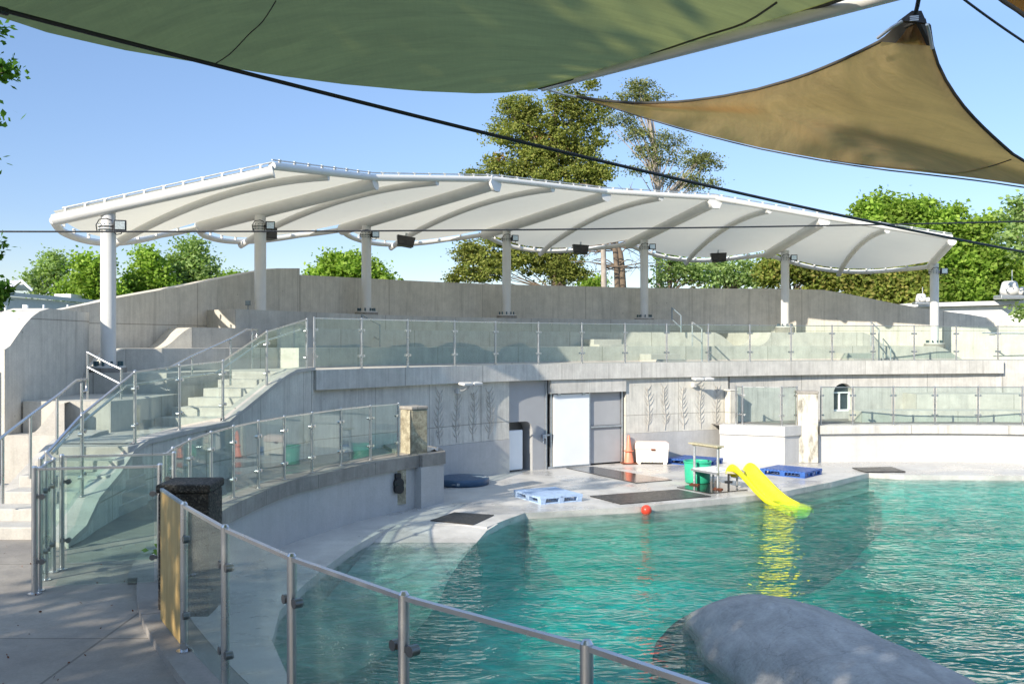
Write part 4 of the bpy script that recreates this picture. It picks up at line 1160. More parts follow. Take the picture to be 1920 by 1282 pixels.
# wall-mounted floods
wl0 = None
for i, (u, v, lab) in enumerate(((862, 722, 'white wall lamp bar in the shade left of the doors'), (1304, 712, 'white wall lamp bar in the sun above the right-hand plant reliefs'))):
    p, n = Rat(u, .06)
    if wl0 is None:
        wl0 = o = thing('wall_lamp', lab, 'wall lamp', (0, 0, 0), 'white wall lamps')
        MB().box((-.17, -.42, .03), (.30, .20, .06), mat=Matrix.Rotation(R_(8), 3, 'X')).box((.17, -.42, .03), (.30, .20, .06), mat=Matrix.Rotation(R_(8), 3, 'X')).build('lamp_head', M['whitesteel'], o, bevel=.015)
        MB().box((0, -.42, .045), (.1, .12, .05)).tube([(0, -.42, .02), (0, -.36, -.06), (-.02, -.2, -.14), (-.04, -.05, -.15)], .02, 8).build('arm', M['galv'], o)
        MB().box((-.04, -.05, -.16), (.12, .10, .12)).build('junction_box', M['whitesteel'], o, bevel=.01)
    else: o = dup(wl0)
    D = p[1]; o.location = (p[0], p[1], pz(v, D - .42)); o.rotation_euler = (0, 0, math.atan2(-n[0], n[1])); o['label'] = lab
# electrical box on the back wall
D = 24.2
x, y, z = px(465, 568, D)
o = tag(MB().box((x, y, z), (.11, .10, .12)).tube([(x, y, z), (x + .005, y, z - .25), (x + .03, y - .03, z - .40), (x + .10, y - .05, z - .47)], .014, 6).build('junction_box', M['bluegrey'], loc=(x, y, z - .5), bevel=.01),
        'small grey junction box with a conduit on the back wall left of the second column', 'junction box')

# ================================================================== shade sails
sg = thing('shade_sail', 'large green shade cloth overhead, sagging across the top left of the view', 'shade sail', (-1, 5, 5))
edge_px = [(-260, -40, 4.6), (0, 32, 5.1), (90, 62, 5.3), (230, 94, 5.6), (390, 121, 6.0), (520, 142, 6.3), (640, 158, 6.6), (780, 171, 6.9), (900, 176, 7.2), (950, 174, 7.35), (1010, 166, 7.5)]
right_px = [(1010, 166, 7.5), (1080, 147, 7.1), (1180, 122, 6.5), (1280, 91, 5.9), (1400, 55, 5.2), (1480, 31, 4.75), (1560, 5, 4.35), (1700, -45, 3.7), (1900, -130, 3.0)]
E = [Vector(px(*q)) for q in edge_px]; Rr = [Vector(px(*q)) for q in right_px]
def resamp(P, n):
    s = [0]
    for a, b in zip(P, P[1:]): s.append(s[-1] + (b - a).length)
    out = []
    for k in range(n + 1):
        t = s[-1] * k / n; j = 0
        while j < len(P) - 2 and s[j+1] < t: j += 1
        f = (t - s[j]) / (s[j+1] - s[j]); out.append(P[j].lerp(P[j+1], max(0, min(1, f))))
    return out
NA, NB = 30, 20
front = resamp(E, NA)                  # left -> corner
right = resamp(Rr, NB)                 # corner -> near camera
backL = Vector((-4.6, 0.6, 5.9)); cr = front[-1]
left = [front[0].lerp(backL, k / NB) for k in range(NB + 1)]
back = [backL.lerp(right[-1], k / NA) + Vector((0, 0, .15*math.sin(math.pi*k/NA))) for k in range(NA + 1)]
rows = []
for a in range(NA + 1):
    s = a / NA; row = []
    for c_ in range(NB + 1):
        t = c_ / NB
        p = front[a]*(1-t) + back[a]*t + left[c_]*(1-s) + right[c_]*s - (front[0]*(1-s)*(1-t) + front[-1]*s*(1-t) + back[0]*(1-s)*t + back[-1]*s*t)
        p = p + Vector((0, 0, .35 * math.sin(math.pi * s) * math.sin(math.pi * t)))
        row.append(tuple(p))
    rows.append(row)
sc_ = MB().grid(rows).build('cloth', M['sailgreen'], sg)
# seams across the cloth
def seam(i0, i1, r=.006):
    pts = []
    for c_ in range(NB + 1):
        f = i0 + (i1 - i0) * c_ / NB; j = int(min(f, NA - 1)); k = f - j
        pts.append(tuple(Vector(rows[j][c_]).lerp(Vector(rows[j+1][c_]), k) - Vector((0, 0, .006))))
    return MB().tube(pts, r, 5).build('seam', M['saildark'], sg)
def seam_px(path, r, rows=rows, NA=NA, NB=NB, parent=sg):
    # lay the seam on the cloth where it runs in the place
    pts = []
    for u, v in path:
        best = None
        for a in range(NA):
            for c_ in range(NB):
                for fa in (0, .33, .66):
                    for fc in (0, .33, .66):
                        p = Vector(rows[a][c_]).lerp(Vector(rows[a+1][c_]), fa).lerp(Vector(rows[a][c_+1]).lerp(Vector(rows[a+1][c_+1]), fa), fc)
                        if p.y < .5: continue
                        e = (CX + p.x / p.y * F - u) ** 2 + (CY - (p.z - H) / p.y * F - v) ** 2
                        if best is None or e < best[0]: best = (e, p)
        pts.append(tuple(best[1] - Vector((0, 0, .008))))
    MB().tube(catmull(pts, 3), r, 5).build('seam', M['saildark'], parent)
seam_px([(396, 116), (432, 98), (470, 66), (498, 34), (520, 2)], .0035)
seam_px([(1215, 108), (1250, 96), (1285, 80), (1330, 63), (1400, 36), (1456, 6)], .006)
MB().tube([tuple(p) for p in right], .010, 6).build('hem', M['saildark'], sg)
# white strut along its right edge
st = [Vector(px(1018, 166, 7.75)), Vector(px(1640, -2, 4.15)), Vector(px(1990, -130, 3.2))]
pdia = .032
st_ = thing('support_strut', 'long white steel tube along the right edge of the green shade cloth', 'pole', st[0])
MB().tube([st[0], st[1], st[1] + (st[1]-st[0]).normalized() * 2.2], [.024, .032, .032], 14).build('tube', M['whitesteel'], st_)
MB().tube([st[0] + Vector((-.14, .05, .02)), st[0]], .012, 6).tube([st[0], Vector(px(1062, 178, 7.7)), Vector(px(1092, 184, 7.7))], .010, 6).box(st[0] + Vector((-.08, 0, .015)), (.08, .05, .06)).build('shackles', M['galv'], st_)

# tan sail
ta = thing('shade_sail', 'tan triangular shade sail at upper right with a dark corner patch', 'shade sail', (4, 7, 5))
def Dlin(u, v): return 7.7 - (u - 1080) / 640 * 1.7 if u < 1720 else 6.0 + (u - 1720) / 400 * 1.3
top = [(1082, 181), (1130, 189), (1200, 194), (1280, 191), (1350, 182), (1420, 168), (1500, 145), (1570, 117), (1640, 84), (1690, 52), (1716, 42), (1742, 48)]
bot = [(1082, 182), (1130, 197), (1200, 219), (1280, 243), (1360, 264), (1440, 283), (1560, 305), (1660, 319), (1760, 330), (1850, 341), (1950, 356), (2120, 385)]
rgt = [(1742, 48), (1748, 90), (1758, 120), (1775, 155), (1800, 192), (1832, 228), (1868, 262), (1900, 290), (1960, 325), (2120, 380)]
def P3(l, n):
    return resamp([Vector(px(u, v, Dlin(u, v))) for u, v in l], n)
NQ = 22
Tt, Bt = P3(top, NQ), P3(bot, NQ)
capseg = P3([(1690, 52), (1716, 42), (1742, 48)], 3)
rt = P3(rgt, NQ)
# upper side: top edge then corner; lower side: bottom edge; closing side: right edge
Rg = P3(rgt, NQ)
rows = []
for a in range(NQ + 1):
    s = a / NQ; row = []
    A_ = Tt[a]; B_ = Bt[a]
    for c_ in range(NQ + 1):
        t = c_ / NQ
        endp = Rg[c_]
        # Coons patch with degenerate left corner
        p = A_*(1-t) + B_*t + Tt[0]*(1-s) + endp*s - (Tt[0]*(1-s)*(1-t) + Tt[-1]*s*(1-t) + Bt[0]*(1-s)*t + Bt[-1]*s*t)
        p = p + Vector((0, 0.15, .20)) * (math.sin(math.pi * t) * math.sin(math.pi * s))
        row.append(p)
    rows.append(row)
for c_ in range(NQ + 1): pass
MB().grid([[tuple(p) for p in r] for r in rows]).build('cloth', M['sailtan'], ta)
MB().tube([tuple(p) for p in Tt], .011, 6).tube([tuple(p) for p in Rg], .011, 6).tube([tuple(p) for p in Bt], .005, 6).build('hem', M['saildark'], ta)
pc = [Vector(px(u, v, Dlin(u, v) - .03)) for u, v in ((1648, 78), (1692, 38), (1716, 26), (1736, 36), (1748, 86))]
MB().add(pc, [(0, 1, 2, 3, 4)]).build('corner_patch', M['saildark'], ta, solid=.012)
pk = [Vector(px(u, v, 5.93)) for u, v in ((1684, 40), (1708, 22), (1726, 22), (1736, 45))]
MB().add(pk, [(0, 1, 2, 3)]).build('corner_plate', M['cable'], ta, solid=.03)
bk = MB()
for q in (32, 35.5, 39): bk.bar(px(1706, q, 5.88), px(1722, q - 1, 5.88), .012, .006)
bk.build('buckle', M['galv'], ta)
MB().tube([px(1692, 40, 5.9), px(1672, 52, 5.95), px(1645, 72, 6.05)], .010, 6).tube([px(1738, 46, 5.9), px(1742, 60, 5.95), px(1748, 92, 6.0)], .010, 6).build('edge_cable', M['galv'], ta)
MB().tube([px(1717, 24, 5.9), px(1720, 12, 5.85), px(1730, -40, 5.7)], .013, 8).build('tether', M['cable'], ta)
# curved seams
seam_px([(1560, 300), (1640, 313), (1720, 322), (1790, 322), (1850, 313), (1893, 298)], .004, rows, NQ, NQ, ta)
tb = thing('shade_sail', 'brown rolled corner of another shade sail at the top right', 'shade sail', px(1930, 0, 6))
q = [Vector(px(u, v, 6.2)) for u, v in ((1862, -8), (1880, 6), (1905, 22), (1940, 48), (2050, 60), (2050, -40), (1900, -40))]
MB().add(q, [tuple(range(7))]).build('cloth', M['sailtan'], tb, solid=.012)
MB().tube([tuple(p + Vector((0, -.02, 0))) for p in q[:4]], .014, 6).build('hem', M['saildark'], tb)

# ================================================================== cables
def cable(label, a, c, sag, r, n=24):
    pts = [tuple(Vector(a).lerp(Vector(c), k/n) - Vector((0, 0, sag * 4 * (k/n) * (1 - k/n)))) for k in range(n + 1)]
    tag(MB().tube(pts, r, 8).build('cable', M['cable'], loc=a), label, 'cable')
cable('thick black cable running from the top left corner down across the roof', px(-60, 2, 4.9), px(2080, 500, 11.2), .10, .0125, 40)
cable('thin black cable stretched level across the whole view below the roof', px(-80, 434, 11.8), px(2050, 412, 14.5), .055, .0105, 40)
cable('short black cable crossing the sky at the top right corner', px(1790, -14, 7.2), px(1990, 122, 8.0), .02, .0095, 8)
tag(MB().tube([px(-20, 14, 4.86), px(13, 23, 4.95)], .020, 10).build('cable_sleeve', M['cable'], loc=px(0, 20, 4.9)), 'black sleeve fitting on the thick cable at the top left corner', 'cable fitting')

# ================================================================== things on the deck
def place(o, u, v, z=ZD, rz=0.0, label=None):
    x, y = gp(u, v, z); o.location = (x, y, z); o.rotation_euler = (0, 0, rz)
    if label: o['label'] = label
    return (x, y)
def make_pallet(name, label, mat):
    t_ = thing(name, label, 'pallet', (0, 0, 0), 'plastic pallets on the deck')
    b = MB()
    w, d = 1.2, 1.0
    for k in range(13): b.box((-w/2 + .045 + k * (w - .09) / 12, 0, .138), (.066, d, .022))
    for y in (-d/2 + .03, 0, d/2 - .03): b.box((0, y, .120), (w, .06, .022))
    for x in (-w/2 + .03, w/2 - .03): b.box((x, 0, .1205), (.06, d - .13, .021))
    b.build('top_deck', mat, t_)
    for x in (-w/2 + .075, 0, w/2 - .075):
        for y in (-d/2 + .07, 0, d/2 - .07):
            MB().add([(x-.06, y-.055, .02), (x+.06, y-.055, .02), (x+.06, y+.055, .02), (x-.06, y+.055, .02), (x-.075, y-.068, .11), (x+.075, y-.068, .11), (x+.075, y+.068, .11), (x-.075, y+.068, .11)],
                     [(3,2,1,0), (4,5,6,7), (0,1,5,4), (1,2,6,5), (2,3,7,6), (3,0,4,7)]).build('foot_block', mat, t_, bevel=.008)
    b = MB()
    for y in (-d/2 + .07, 0, d/2 - .07): b.box((0, y, .010), (w - .02, .10, .02))
    for x in (-w/2 + .07, w/2 - .07): b.box((x, 0, .0105), (.10, d - .25, .019))
    b.build('bottom_runners', mat, t_)
    return t_
pa = make_pallet('pallet', 'sun-bleached pale blue pallet near the water, left of the large mat', M['paleblue'])
place(pa, 1027, 935, rz=R_(-63))
pb = make_pallet('pallet', 'bright blue pallet on the open deck right of the yellow slide', M['blue'])
place(pb, 1483, 889, rz=R_(-41))
pc_ = dup(pb); pc_['label'] = 'bright blue pallet behind the green bin, against the wall'
place(pc_, 1303, 868.5, rz=R_(-38))
def mat_(label, corners, mat=M['rubber'], h=.018):
    P = [gp(u, v, ZD + h) for u, v in corners]
    tag(MB().prism(P, ZD + .003, ZD + h).build('rubber_mat', mat, loc=(sum(p[0] for p in P)/4, sum(p[1] for p in P)/4, ZD), bevel=.005), label, 'mat', 'black rubber mats on the deck')
mat_('small square black mat at the left corner of the deck beside the shallow water', [(807, 974.5), (852, 959.5), (926, 964.5), (887, 982.5)])
mat_('large black mat at the water edge behind the red ball', [(1106, 929), (1164, 944), (1333, 929.5), (1271, 916.5)])
mat_('long wet dark mat laid in front of the sliding door', [(1062, 876.5), (1113, 874), (1260, 899), (1192, 904.5)], M['wetrubber'])
mat_('dark mat under the small platform and slide', [(1269, 912.5), (1330, 924), (1402, 917), (1340, 900)], M['wetrubber'])
mat_('dark mat lying alone on the right-hand beach of the deck', [(1598, 876), (1623, 884), (1698, 883), (1671, 874.5)], h=.03)

# cones
co = thing('traffic_cone', 'tall orange traffic cone at the foot of the cone stack by the cream chest', 'traffic cone', (0, 0, 0), 'orange traffic cones')
MB().lathe([(0.0, .60), (.035, .60), (.04, .58), (.135, .035), (.14, .03)], n=24).build('cone_body', M['orange'], co)
MB().box((0, 0, .0175), (.40, .40, .035)).build('base', M['rust'], co, bevel=.01)
x, y = place(co, 1179, 869, rz=R_(8))
c2 = thing('traffic_cone', 'small orange cone stacked on top of the tall one', 'traffic cone', (0, 0, 0), 'orange traffic cones')
MB().lathe([(0.0, .43), (.025, .43), (.03, .42), (.085, .02), (.09, .015)], n=24).build('cone_body', M['orange'], c2)
MB().lathe([(0.0, .02), (.135, .02), (.135, 0.0), (.0, 0.0)], n=24).build('base', M['orange'], c2)
c2.location = (x, y, ZD + .34)
c3 = dup(co, label='orange traffic cone mostly hidden between the cone stack and the cream chest')
c3.scale = (.85, .85, .85)
c3.location = (x + .14, y + .42, ZD); c3.rotation_euler = (0, 0, .3)

# cream chest
ch = thing('storage_chest', 'cream plastic storage chest with a pinkish domed lid beside the cones', 'chest', (0, 0, 0))
b = MB()
w, d, h = .88, .48, .40
b.add([(-w/2+.02, -d/2+.02, .05), (w/2-.02, -d/2+.02, .05), (w/2-.02, d/2-.02, .05), (-w/2+.02, d/2-.02, .05), (-w/2, -d/2, h), (w/2, -d/2, h), (w/2, d/2, h), (-w/2, d/2, h)],
      [(3,2,1,0), (4,5,6,7), (0,1,5,4), (1,2,6,5), (2,3,7,6), (3,0,4,7)])
for k in range(9): b.box((-w/2 + .08 + k * .09, -d/2 + .004, .20), (.03, .012, .26))
b.build('body', M['cream'], ch, bevel=.02)
b = MB(); sec = []
for k in range(13):
    a = math.pi * k / 12; sec.append((-d/2 * 1.04 * math.cos(a), h + .01 + .20 * math.sin(a) ** .6))
vs = [(sx * (w/2 + .015 - .05 * (1 if 3 < k < 9 else 0)), y, z) for sx in (-1, 1) for k, (y, z) in enumerate(sec)]
fs = [(k, k+1, k+14, k+13) for k in range(12)] + [tuple(range(13))[::-1], tuple(range(13, 26))]
b.add(vs, fs).build('lid', M['pinkcream'], ch, bevel=.015)
for x_ in (-w/2 + .09, w/2 - .09): MB().box((x_, 0, .03), (.10, d * .94, .06)).build('foot', M['cream'], ch, bevel=.01)
MB().box((.03, -d/2 - .02, h + .0), (.11, .03, .045)).build('latch', M['rust'], ch, bevel=.006)
place(ch, 1222, 868.5, rz=R_(-6))

# green bin
gb = thing('bin', 'round green plastic tub with a pale rim behind the little platform', 'tub', (0, 0, 0))
MB().lathe([(0, .02), (.285, .02), (.29, .03), (.315, .50), (.30, .50), (.275, .06), (0, .05)], n=36).build('tub', M['green'], gb)
MB().lathe([(.315, .485), (.33, .49), (.33, .52), (.298, .52), (.298, .49)], n=36).build('rim', M['green'], gb)
place(gb, 1308, 905)

# platform with posts
pf = thing('feeding_platform', 'small low platform with two tall galvanised posts and a weathered top board', 'platform', (0, 0, 0))
A_ = gp(1302, 908.5, ZD + .02); B_ = gp(1346, 917, ZD + .02)
ax_ = Vector((B_[0]-A_[0], B_[1]-A_[1], 0)); Lp = ax_.length; ax_.normalize(); sd = Vector((-ax_.y, ax_.x, 0))
if sd.y < 0: sd = -sd
O_ = Vector((A_[0], A_[1], 0))
def PL(a, s, z): q = O_ + ax_ * a + sd * s; return (q.x, q.y, ZD + z)
for a in (0, Lp):
    MB().tube([PL(a, 0, .03), PL(a, 0, .95)], .030, 12).build('post', M['galv'], pf)
    bb = MB()
    for s in (-.08, .0, .08): bb.box(PL(a + s, 0, .035), (.05, .08, .035), .3 * s)
    bb.box(PL(a, 0, .028), (.22, .09, .02)); bb.build('clamp_foot', M['rust'], pf)
b = MB(); b.bar(PL(-.10, 0, .975), PL(Lp + .10, 0, .975), .20, .035); b.bar(PL(-.02, 0, .945), PL(Lp + .06, 0, .945), .12, .03); b.build('top_board', M['board'], pf, bevel=.004)
b = MB(); b.bar(PL(-.02, .28, .40), PL(Lp + .02, .28, .40), .62, .03); b.build('shelf', M['door'], pf, bevel=.006)
MB().bar(PL(-.06, -.035, .37), PL(Lp + .04, -.035, .37), .035, .05).build('front_rail', M['galv'], pf)
MB().bar(PL(-.06, .56, .37), PL(Lp + .04, .56, .37), .035, .05).build('back_rail', M['galv'], pf)
for a in (0, Lp): MB().tube([PL(a, .56, .03), PL(a, .56, .40)], .024, 10).build('rear_post', M['galv'], pf)
e0 = Vector(PL(Lp + .02, .06, .40)); e1 = e0 + Vector((.42, .0, 0)).lerp(sd * 0 + ax_ * .42, .3)
MB().bar(e0 + sd * .18, e1 + sd * .2, .34, .05).build('extension_board', M['board'], pf, bevel=.004)
xm = (e0 + e1) / 2
MB().tube([(xm.x, xm.y + .05, ZD + .02), (xm.x, xm.y + .05, ZD + .40)], .024, 10).box((xm.x, xm.y + .05, ZD + .18), (.17, .05, .05)).build('leg', M['black'], pf)

# yellow slide
sl = thing('slide', 'bright yellow plastic slide running from the platform down into the pool', 'slide', (5.0, 22.0, ZD))
top_ = Vector((5.03, 22.40, 0)); bot_ = Vector((6.05, 20.75, 0))
dd = (bot_ - top_); Ls = dd.length; dd.normalize(); ss = Vector((-dd.y, dd.x, 0))
prof = [(0, .44), (.08, .50), (.20, .525), (.33, .50), (.47, .43), (.66, .31), (.88, .16), (1.1, .03), (1.3, -.06), (1.55, -.13), (Ls, -.20)]
pr = catmull([(a, z) for a, z in prof], 3)
rows = []
cs = [(-.30, .02), (-.295, .10), (-.27, .135), (-.235, .10), (-.20, .02), (-.12, -.045), (0, -.06), (.12, -.045), (.20, .02), (.235, .10), (.27, .135), (.295, .10), (.30, .02)]
for k, (a, z) in enumerate(pr):
    g = 0.55 + .45 * sstep(a / .3)
    hgt = 1.0 + .35 * math.exp(-((a - .2) / .22) ** 2)
    row = []
    for s, e in cs:
        q = top_ + dd * a + ss * (s * (1.0 + .14 * a / Ls))
        row.append((q.x, q.y, z + e * hgt * (1 if e > 0 else .9)))
    rows.append(row)
MB().grid(rows).build('chute', M['yellow'], sl, solid=.012)
q = top_ + dd * .95 + ss * .36
MB().lathe([(0, .02), (.05, .02), (.055, .05), (.03, .09), (0, .1)], (q.x, q.y, ZD), 10).build('foot_cap', M['bluegrey'], sl)

# ball
x, y = gp(1212, 962, 0)
tag(MB().lathe([(.108 * math.sin(a), .062 + -.108 * math.cos(a)) for a in np.linspace(0, math.pi, 16)], (x, y, 0), 24).build('ball', M['red'], loc=(x, y, 0)), 'red ball floating in the water at the deck edge', 'ball')

# round blue lid
x, y = gp(866, 907, ZD)
rl = thing('round_pad', 'large round navy blue padded pool lid with two pale labels beside the shaded wall', 'pad', (x, y, ZD))
MB().lathe([(0, .0), (.60, 0), (.635, .02), (.64, .13), (.62, .155), (.55, .165), (0, .175)], (x, y, ZD), 48).build('pad', M['navy'], rl, bevel=0)
MB().box((x + .36, y + .08, ZD + .171), (.15, .17, .004), .5).box((x + .52, y - .0, ZD + .168), (.15, .16, .004), .5).build('label', M['lens'], rl)
lb = MB()
for k in range(4): lb.box((x - .19 + k * .022, y - .632, ZD + .075), (.014, .006, .012))
lb.box((x - .05, y - .637, ZD + .075), (.055, .006, .05)); lb.build('maker_mark', M['lens'], rl)
MB().box((x - .05, y - .6405, ZD + .075), (.012, .003, .03)).box((x - .034, y - .6405, ZD + .075), (.006, .003, .03)).build('mark_figure', M['navy'], rl)
# black loudspeaker / lamp on pool wall
p = Vector(px(744, 905, 19.36))
uw = thing('wall_socket_lamp', 'round black lamp unit in a patched niche of the pool wall under the buff pillar', 'lamp unit', p)
fw = Vector((.62, -.78, 0)).normalized()
M_ = Matrix((Vector((.78, .62, 0)), fw, Vector((0, 0, 1)))).transposed()
b = MB()
for k in range(7):
    z = -.18 + k * .03; r = .085 * math.sqrt(max(.15, 1 - (z/.22) ** 2)) + .01
b.tube([p - fw * .05, p + fw * .10], .105, 20); b.tube([p - fw*.05 + Vector((0, 0, -.10)), p + fw * .11 + Vector((0, 0, -.10))], .10, 20)
b.box(p + Vector((0, 0, .09)), (.13, .14, .20), mat=M_); b.build('housing', M['black'], uw, bevel=.01)
MB().box(p - fw * .02 + Vector((0, 0, -.04)), (.44, .02, .78), mat=M_).build('patch', M['pillar'], uw)
# towel on ledge
x, y, z = px(804, 855, 20.6)
rows = [[(x - .16 + .34 * i / 6, y - .1 + .22 * j / 4, 1.185 + .035 * math.sin(i * 1.6 + j) + .03 * math.sin(j * 2.1)) for j in range(5)] for i in range(7)]
tag(MB().grid(rows).build('folded_cloth', M['cream'], loc=(x, y, 1.17), solid=.02), 'crumpled pale cloth on the wall end beside the buff pillar', 'cloth')
# clump of weed
x, y = -1.9, 7.9

# ================================================================== rock hump
spine = catmull([(1.9, 12.7, -.35, .30), (2.15, 12.5, -.06, .45), (2.65, 11.85, .40, .78), (2.98, 10.8, .58, .98), (3.15, 9.5, .64, 1.05), (3.35, 8.1, .66, 1.08), (3.6, 6.6, .66, 1.1), (3.9, 5.0, .6, 1.05), (4.2, 3.4, .3, .9)], 5)
nn = normals2([p[:2] for p in spine])
rows = []
rr = random.Random(4)
for i, (p, n) in enumerate(zip(spine, nn)):
    row = []
    for k in range(25):
        a = math.pi * k / 24
        w = p[3] * (1 + .05 * math.sin(i * .7 + k * .5))
        c_ = math.cos(a); s_ = math.sin(a)
        zz = -1.2 + (p[2] + 1.2) * (abs(s_) ** .5) + .03 * math.sin(i * .55 + k * .9)
        row.append((p[0] + n[0] * w * c_ * (1.05), p[1] + n[1] * w * c_ * 1.05, zz))
    rows.append(row)
tag(MB().grid(rows).build('rock', M['rock'], loc=(3.3, 10, 0)), 'smooth grey whale-back concrete rock rising from the water at lower right', 'rock')

# ================================================================== buildings behind
bl = thing('building', 'low pale green-grey building with a flat fascia behind the wall at far left', 'building', (-19, 38, 1))
def quadwall(b, u0, vt0, vb0, D0, u1, vt1, vb1, D1, th=.3):
    a, c = px(u0, vb0, D0), px(u1, vb1, D1); e, g = px(u0, vt0, D0), px(u1, vt1, D1)
    vs = [a, c, g, e]; vs += [(x, y + th, z) for x, y, z in vs]
    b.add(vs, [(0,1,2,3), (7,6,5,4), (0,4,5,1), (1,5,6,2), (2,6,7,3), (3,7,4,0)])
M['fascia'] = plain('pale_green_fascia', (0.42, 0.48, 0.46), 0.6, 0, .05)
b = MB(); quadwall(b, -160, 531, 540, 34, 240, 568, 574, 46); b.build('roof_edge', M['fascia'], bl)
b = MB(); quadwall(b, -160, 541, 571, 34.2, 240, 575, 592, 46.2); b.build('fascia_board', M['fascia'], bl)
b = MB(); quadwall(b, -160, 571.5, 630, 35.2, 240, 592.5, 640, 47.2); b.build('wall', M['window'], bl)
for u in (42, 8, 80, 125): b = MB(); quadwall(b, u, 571, 610, 35.0, u + (9 if u == 42 else 2), 572, 610, 35.0, .1); b.build('window_post', M['door'], bl)
b = MB(); 
a = px(-60, 560, 50); 
gx0, gx1, gD = 12, 60, 52
pts = [px(14, 545, gD), px(40, 527, gD), px(58, 545, gD)]
b.add(pts + [(-40, gD, pts[0][2]), (-40, gD, pts[1][2])], [(0, 1, 2)])
b.add([px(40, 526, gD - .3), (px(40, 526, gD)[0] - 14, gD - .3, pz(526, gD)), (px(14, 546, gD)[0] - 14, gD + -3, pz(546, gD)), px(14, 546, gD - 3)], [(0, 1, 2, 3)])
b.build('gable_roof', M['roofwhite'], bl)
MB().tube([px(14, 546, gD - .4), px(40, 526.5, gD - .4), px(60, 546, gD - .4)], .10, 4).build('barge_board', M['door'], bl)
b = MB(); quadwall(b, 102, 551, 560, 50, 133, 551, 560, 50, 3); b.build('roof_box', M['roofwhite'], bl)

br = thing('building', 'long white metal-roofed building behind the wall at far right', 'building', (22, 45, 1))
b = MB(); quadwall(b, 1690, 573, 650, 45, 2150, 561, 660, 42); b.build('wall', M['roofwhite'], br)
b = MB(); quadwall(b, 1700, 569, 576, 44.6, 2150, 556, 564, 41.6, 6); b.build('roof', M['roofwhite'], br)
b = MB()
for k in range(26):
    u = 1765 + k * 9.5; q = px(u, 590, 44.2 - k*.06); b.box((q[0], 44.62 - k * .062, q[2] - .1), (.06, .05, .5))
b.build('cladding_ribs', M['roofwhite'], br)
def roofunit(label, u, v, D, s):
    x, y, z = px(u, v, D)
    t_ = thing('roof_vent', label, 'roof vent', (x, y, z))
    MB().box((x, y, z + .12*s), (1.5*s, 1.0*s, .24*s)).build('base', M['galv'], t_, bevel=.03)
    MB().lathe([(.0, .24*s), (.52*s, .24*s), (.55*s, .5*s), (.42*s, 1.0*s), (.30*s, 1.08*s), (0, 1.1*s)], (x, y, z), 20).build('dome', M['whitesteel'], t_)
    MB().lathe([(.2*s, .25*s), (.28*s, .3*s), (.28*s, .6*s), (0, .75*s)], (x + .6*s, y - .3*s, z), 14).build('cowl', M['whitesteel'], t_)
    MB().tube([(x + .15*s, y, z + s), (x + .15*s, y, z + 1.75*s)], .02, 6).build('mast', M['galv'], t_)
    MB().tube([(x - .3*s + .22*s*math.cos(a), y - .58*s, z + .6*s + .22*s*math.sin(a)) for a in np.linspace(0, 4.6, 14)], .03*s, 6).build('pipe', M['galv'], t_)
roofunit('big silver rooftop vent with a mast at the right edge', 1893, 561, 43, .72)
roofunit('small silver rooftop vent left of the rightmost white column', 1727, 571, 44, .44)

# ================================================================== trees
def leaves_mesh(name, mat, C, size, parent, elong=1.7, droop=0.0, seed=1):
    r = np.random.default_rng(seed)
    n = len(C)
    a = r.normal(size=(n, 3)); a[:, 2] *= .6; a /= np.linalg.norm(a, axis=1)[:, None]
    c = r.normal(size=(n, 3)); c -= (c * a).sum(1)[:, None] * a; c /= np.linalg.norm(c, axis=1)[:, None]
    s = size * r.uniform(.6, 1.3, size=(n, 1))
    A = a * s * elong / 2; B = c * s / 2
    A[:, 2] -= droop * s[:, 0]
    V = np.empty((n, 4, 3))
    V[:, 0] = C - A; V[:, 1] = C + B * 1.0; V[:, 2] = C + A; V[:, 3] = C - B * 1.0
    org = np.array(W0[parent]); V = (V - org).reshape(-1, 3)
    me = bpy.data.meshes.new(name)
    me.vertices.add(4 * n); me.loops.add(4 * n); me.polygons.add(n)
    me.vertices.foreach_set('co', V.ravel())
    me.loops.foreach_set('vertex_index', np.arange(4 * n, dtype=np.int32))
    me.polygons.foreach_set('loop_start', np.arange(0, 4 * n, 4, dtype=np.int32))
    me.polygons.foreach_set('loop_total', np.full(n, 4, dtype=np.int32))
    me.update(calc_edges=True)
    me.materials.append(mat)
    o = bpy.data.objects.new(name, me); col.objects.link(o); o.parent = parent; W0[o] = W0[parent]
    return o
def clumps(blobs, nl, rs, seed, shell=.55, flat=.7):
    """blobs: (center, (rx, ry, rz), n_clumps) -> leaf centres, clump centres"""
    r = np.random.default_rng(seed); out = []; cc = []
    for c, rad, nc in blobs:
        d = r.normal(size=(nc, 3)); d /= np.linalg.norm(d, axis=1)[:, None]
        q = np.array(c) + d * np.array(rad) * (shell + (1 - shell) * r.uniform(size=(nc, 1)) ** .5) * r.uniform(.75, 1.12, size=(nc, 1))
        cc.append(q)
        for p in q:
            m = int(nl * r.uniform(.5, 1.4)); k = rs * r.uniform(.6, 1.3)
            out.append(p + r.normal(size=(m, 3)) * np.array([k, k, k * flat]))
    return np.concatenate(out), np.concatenate(cc)
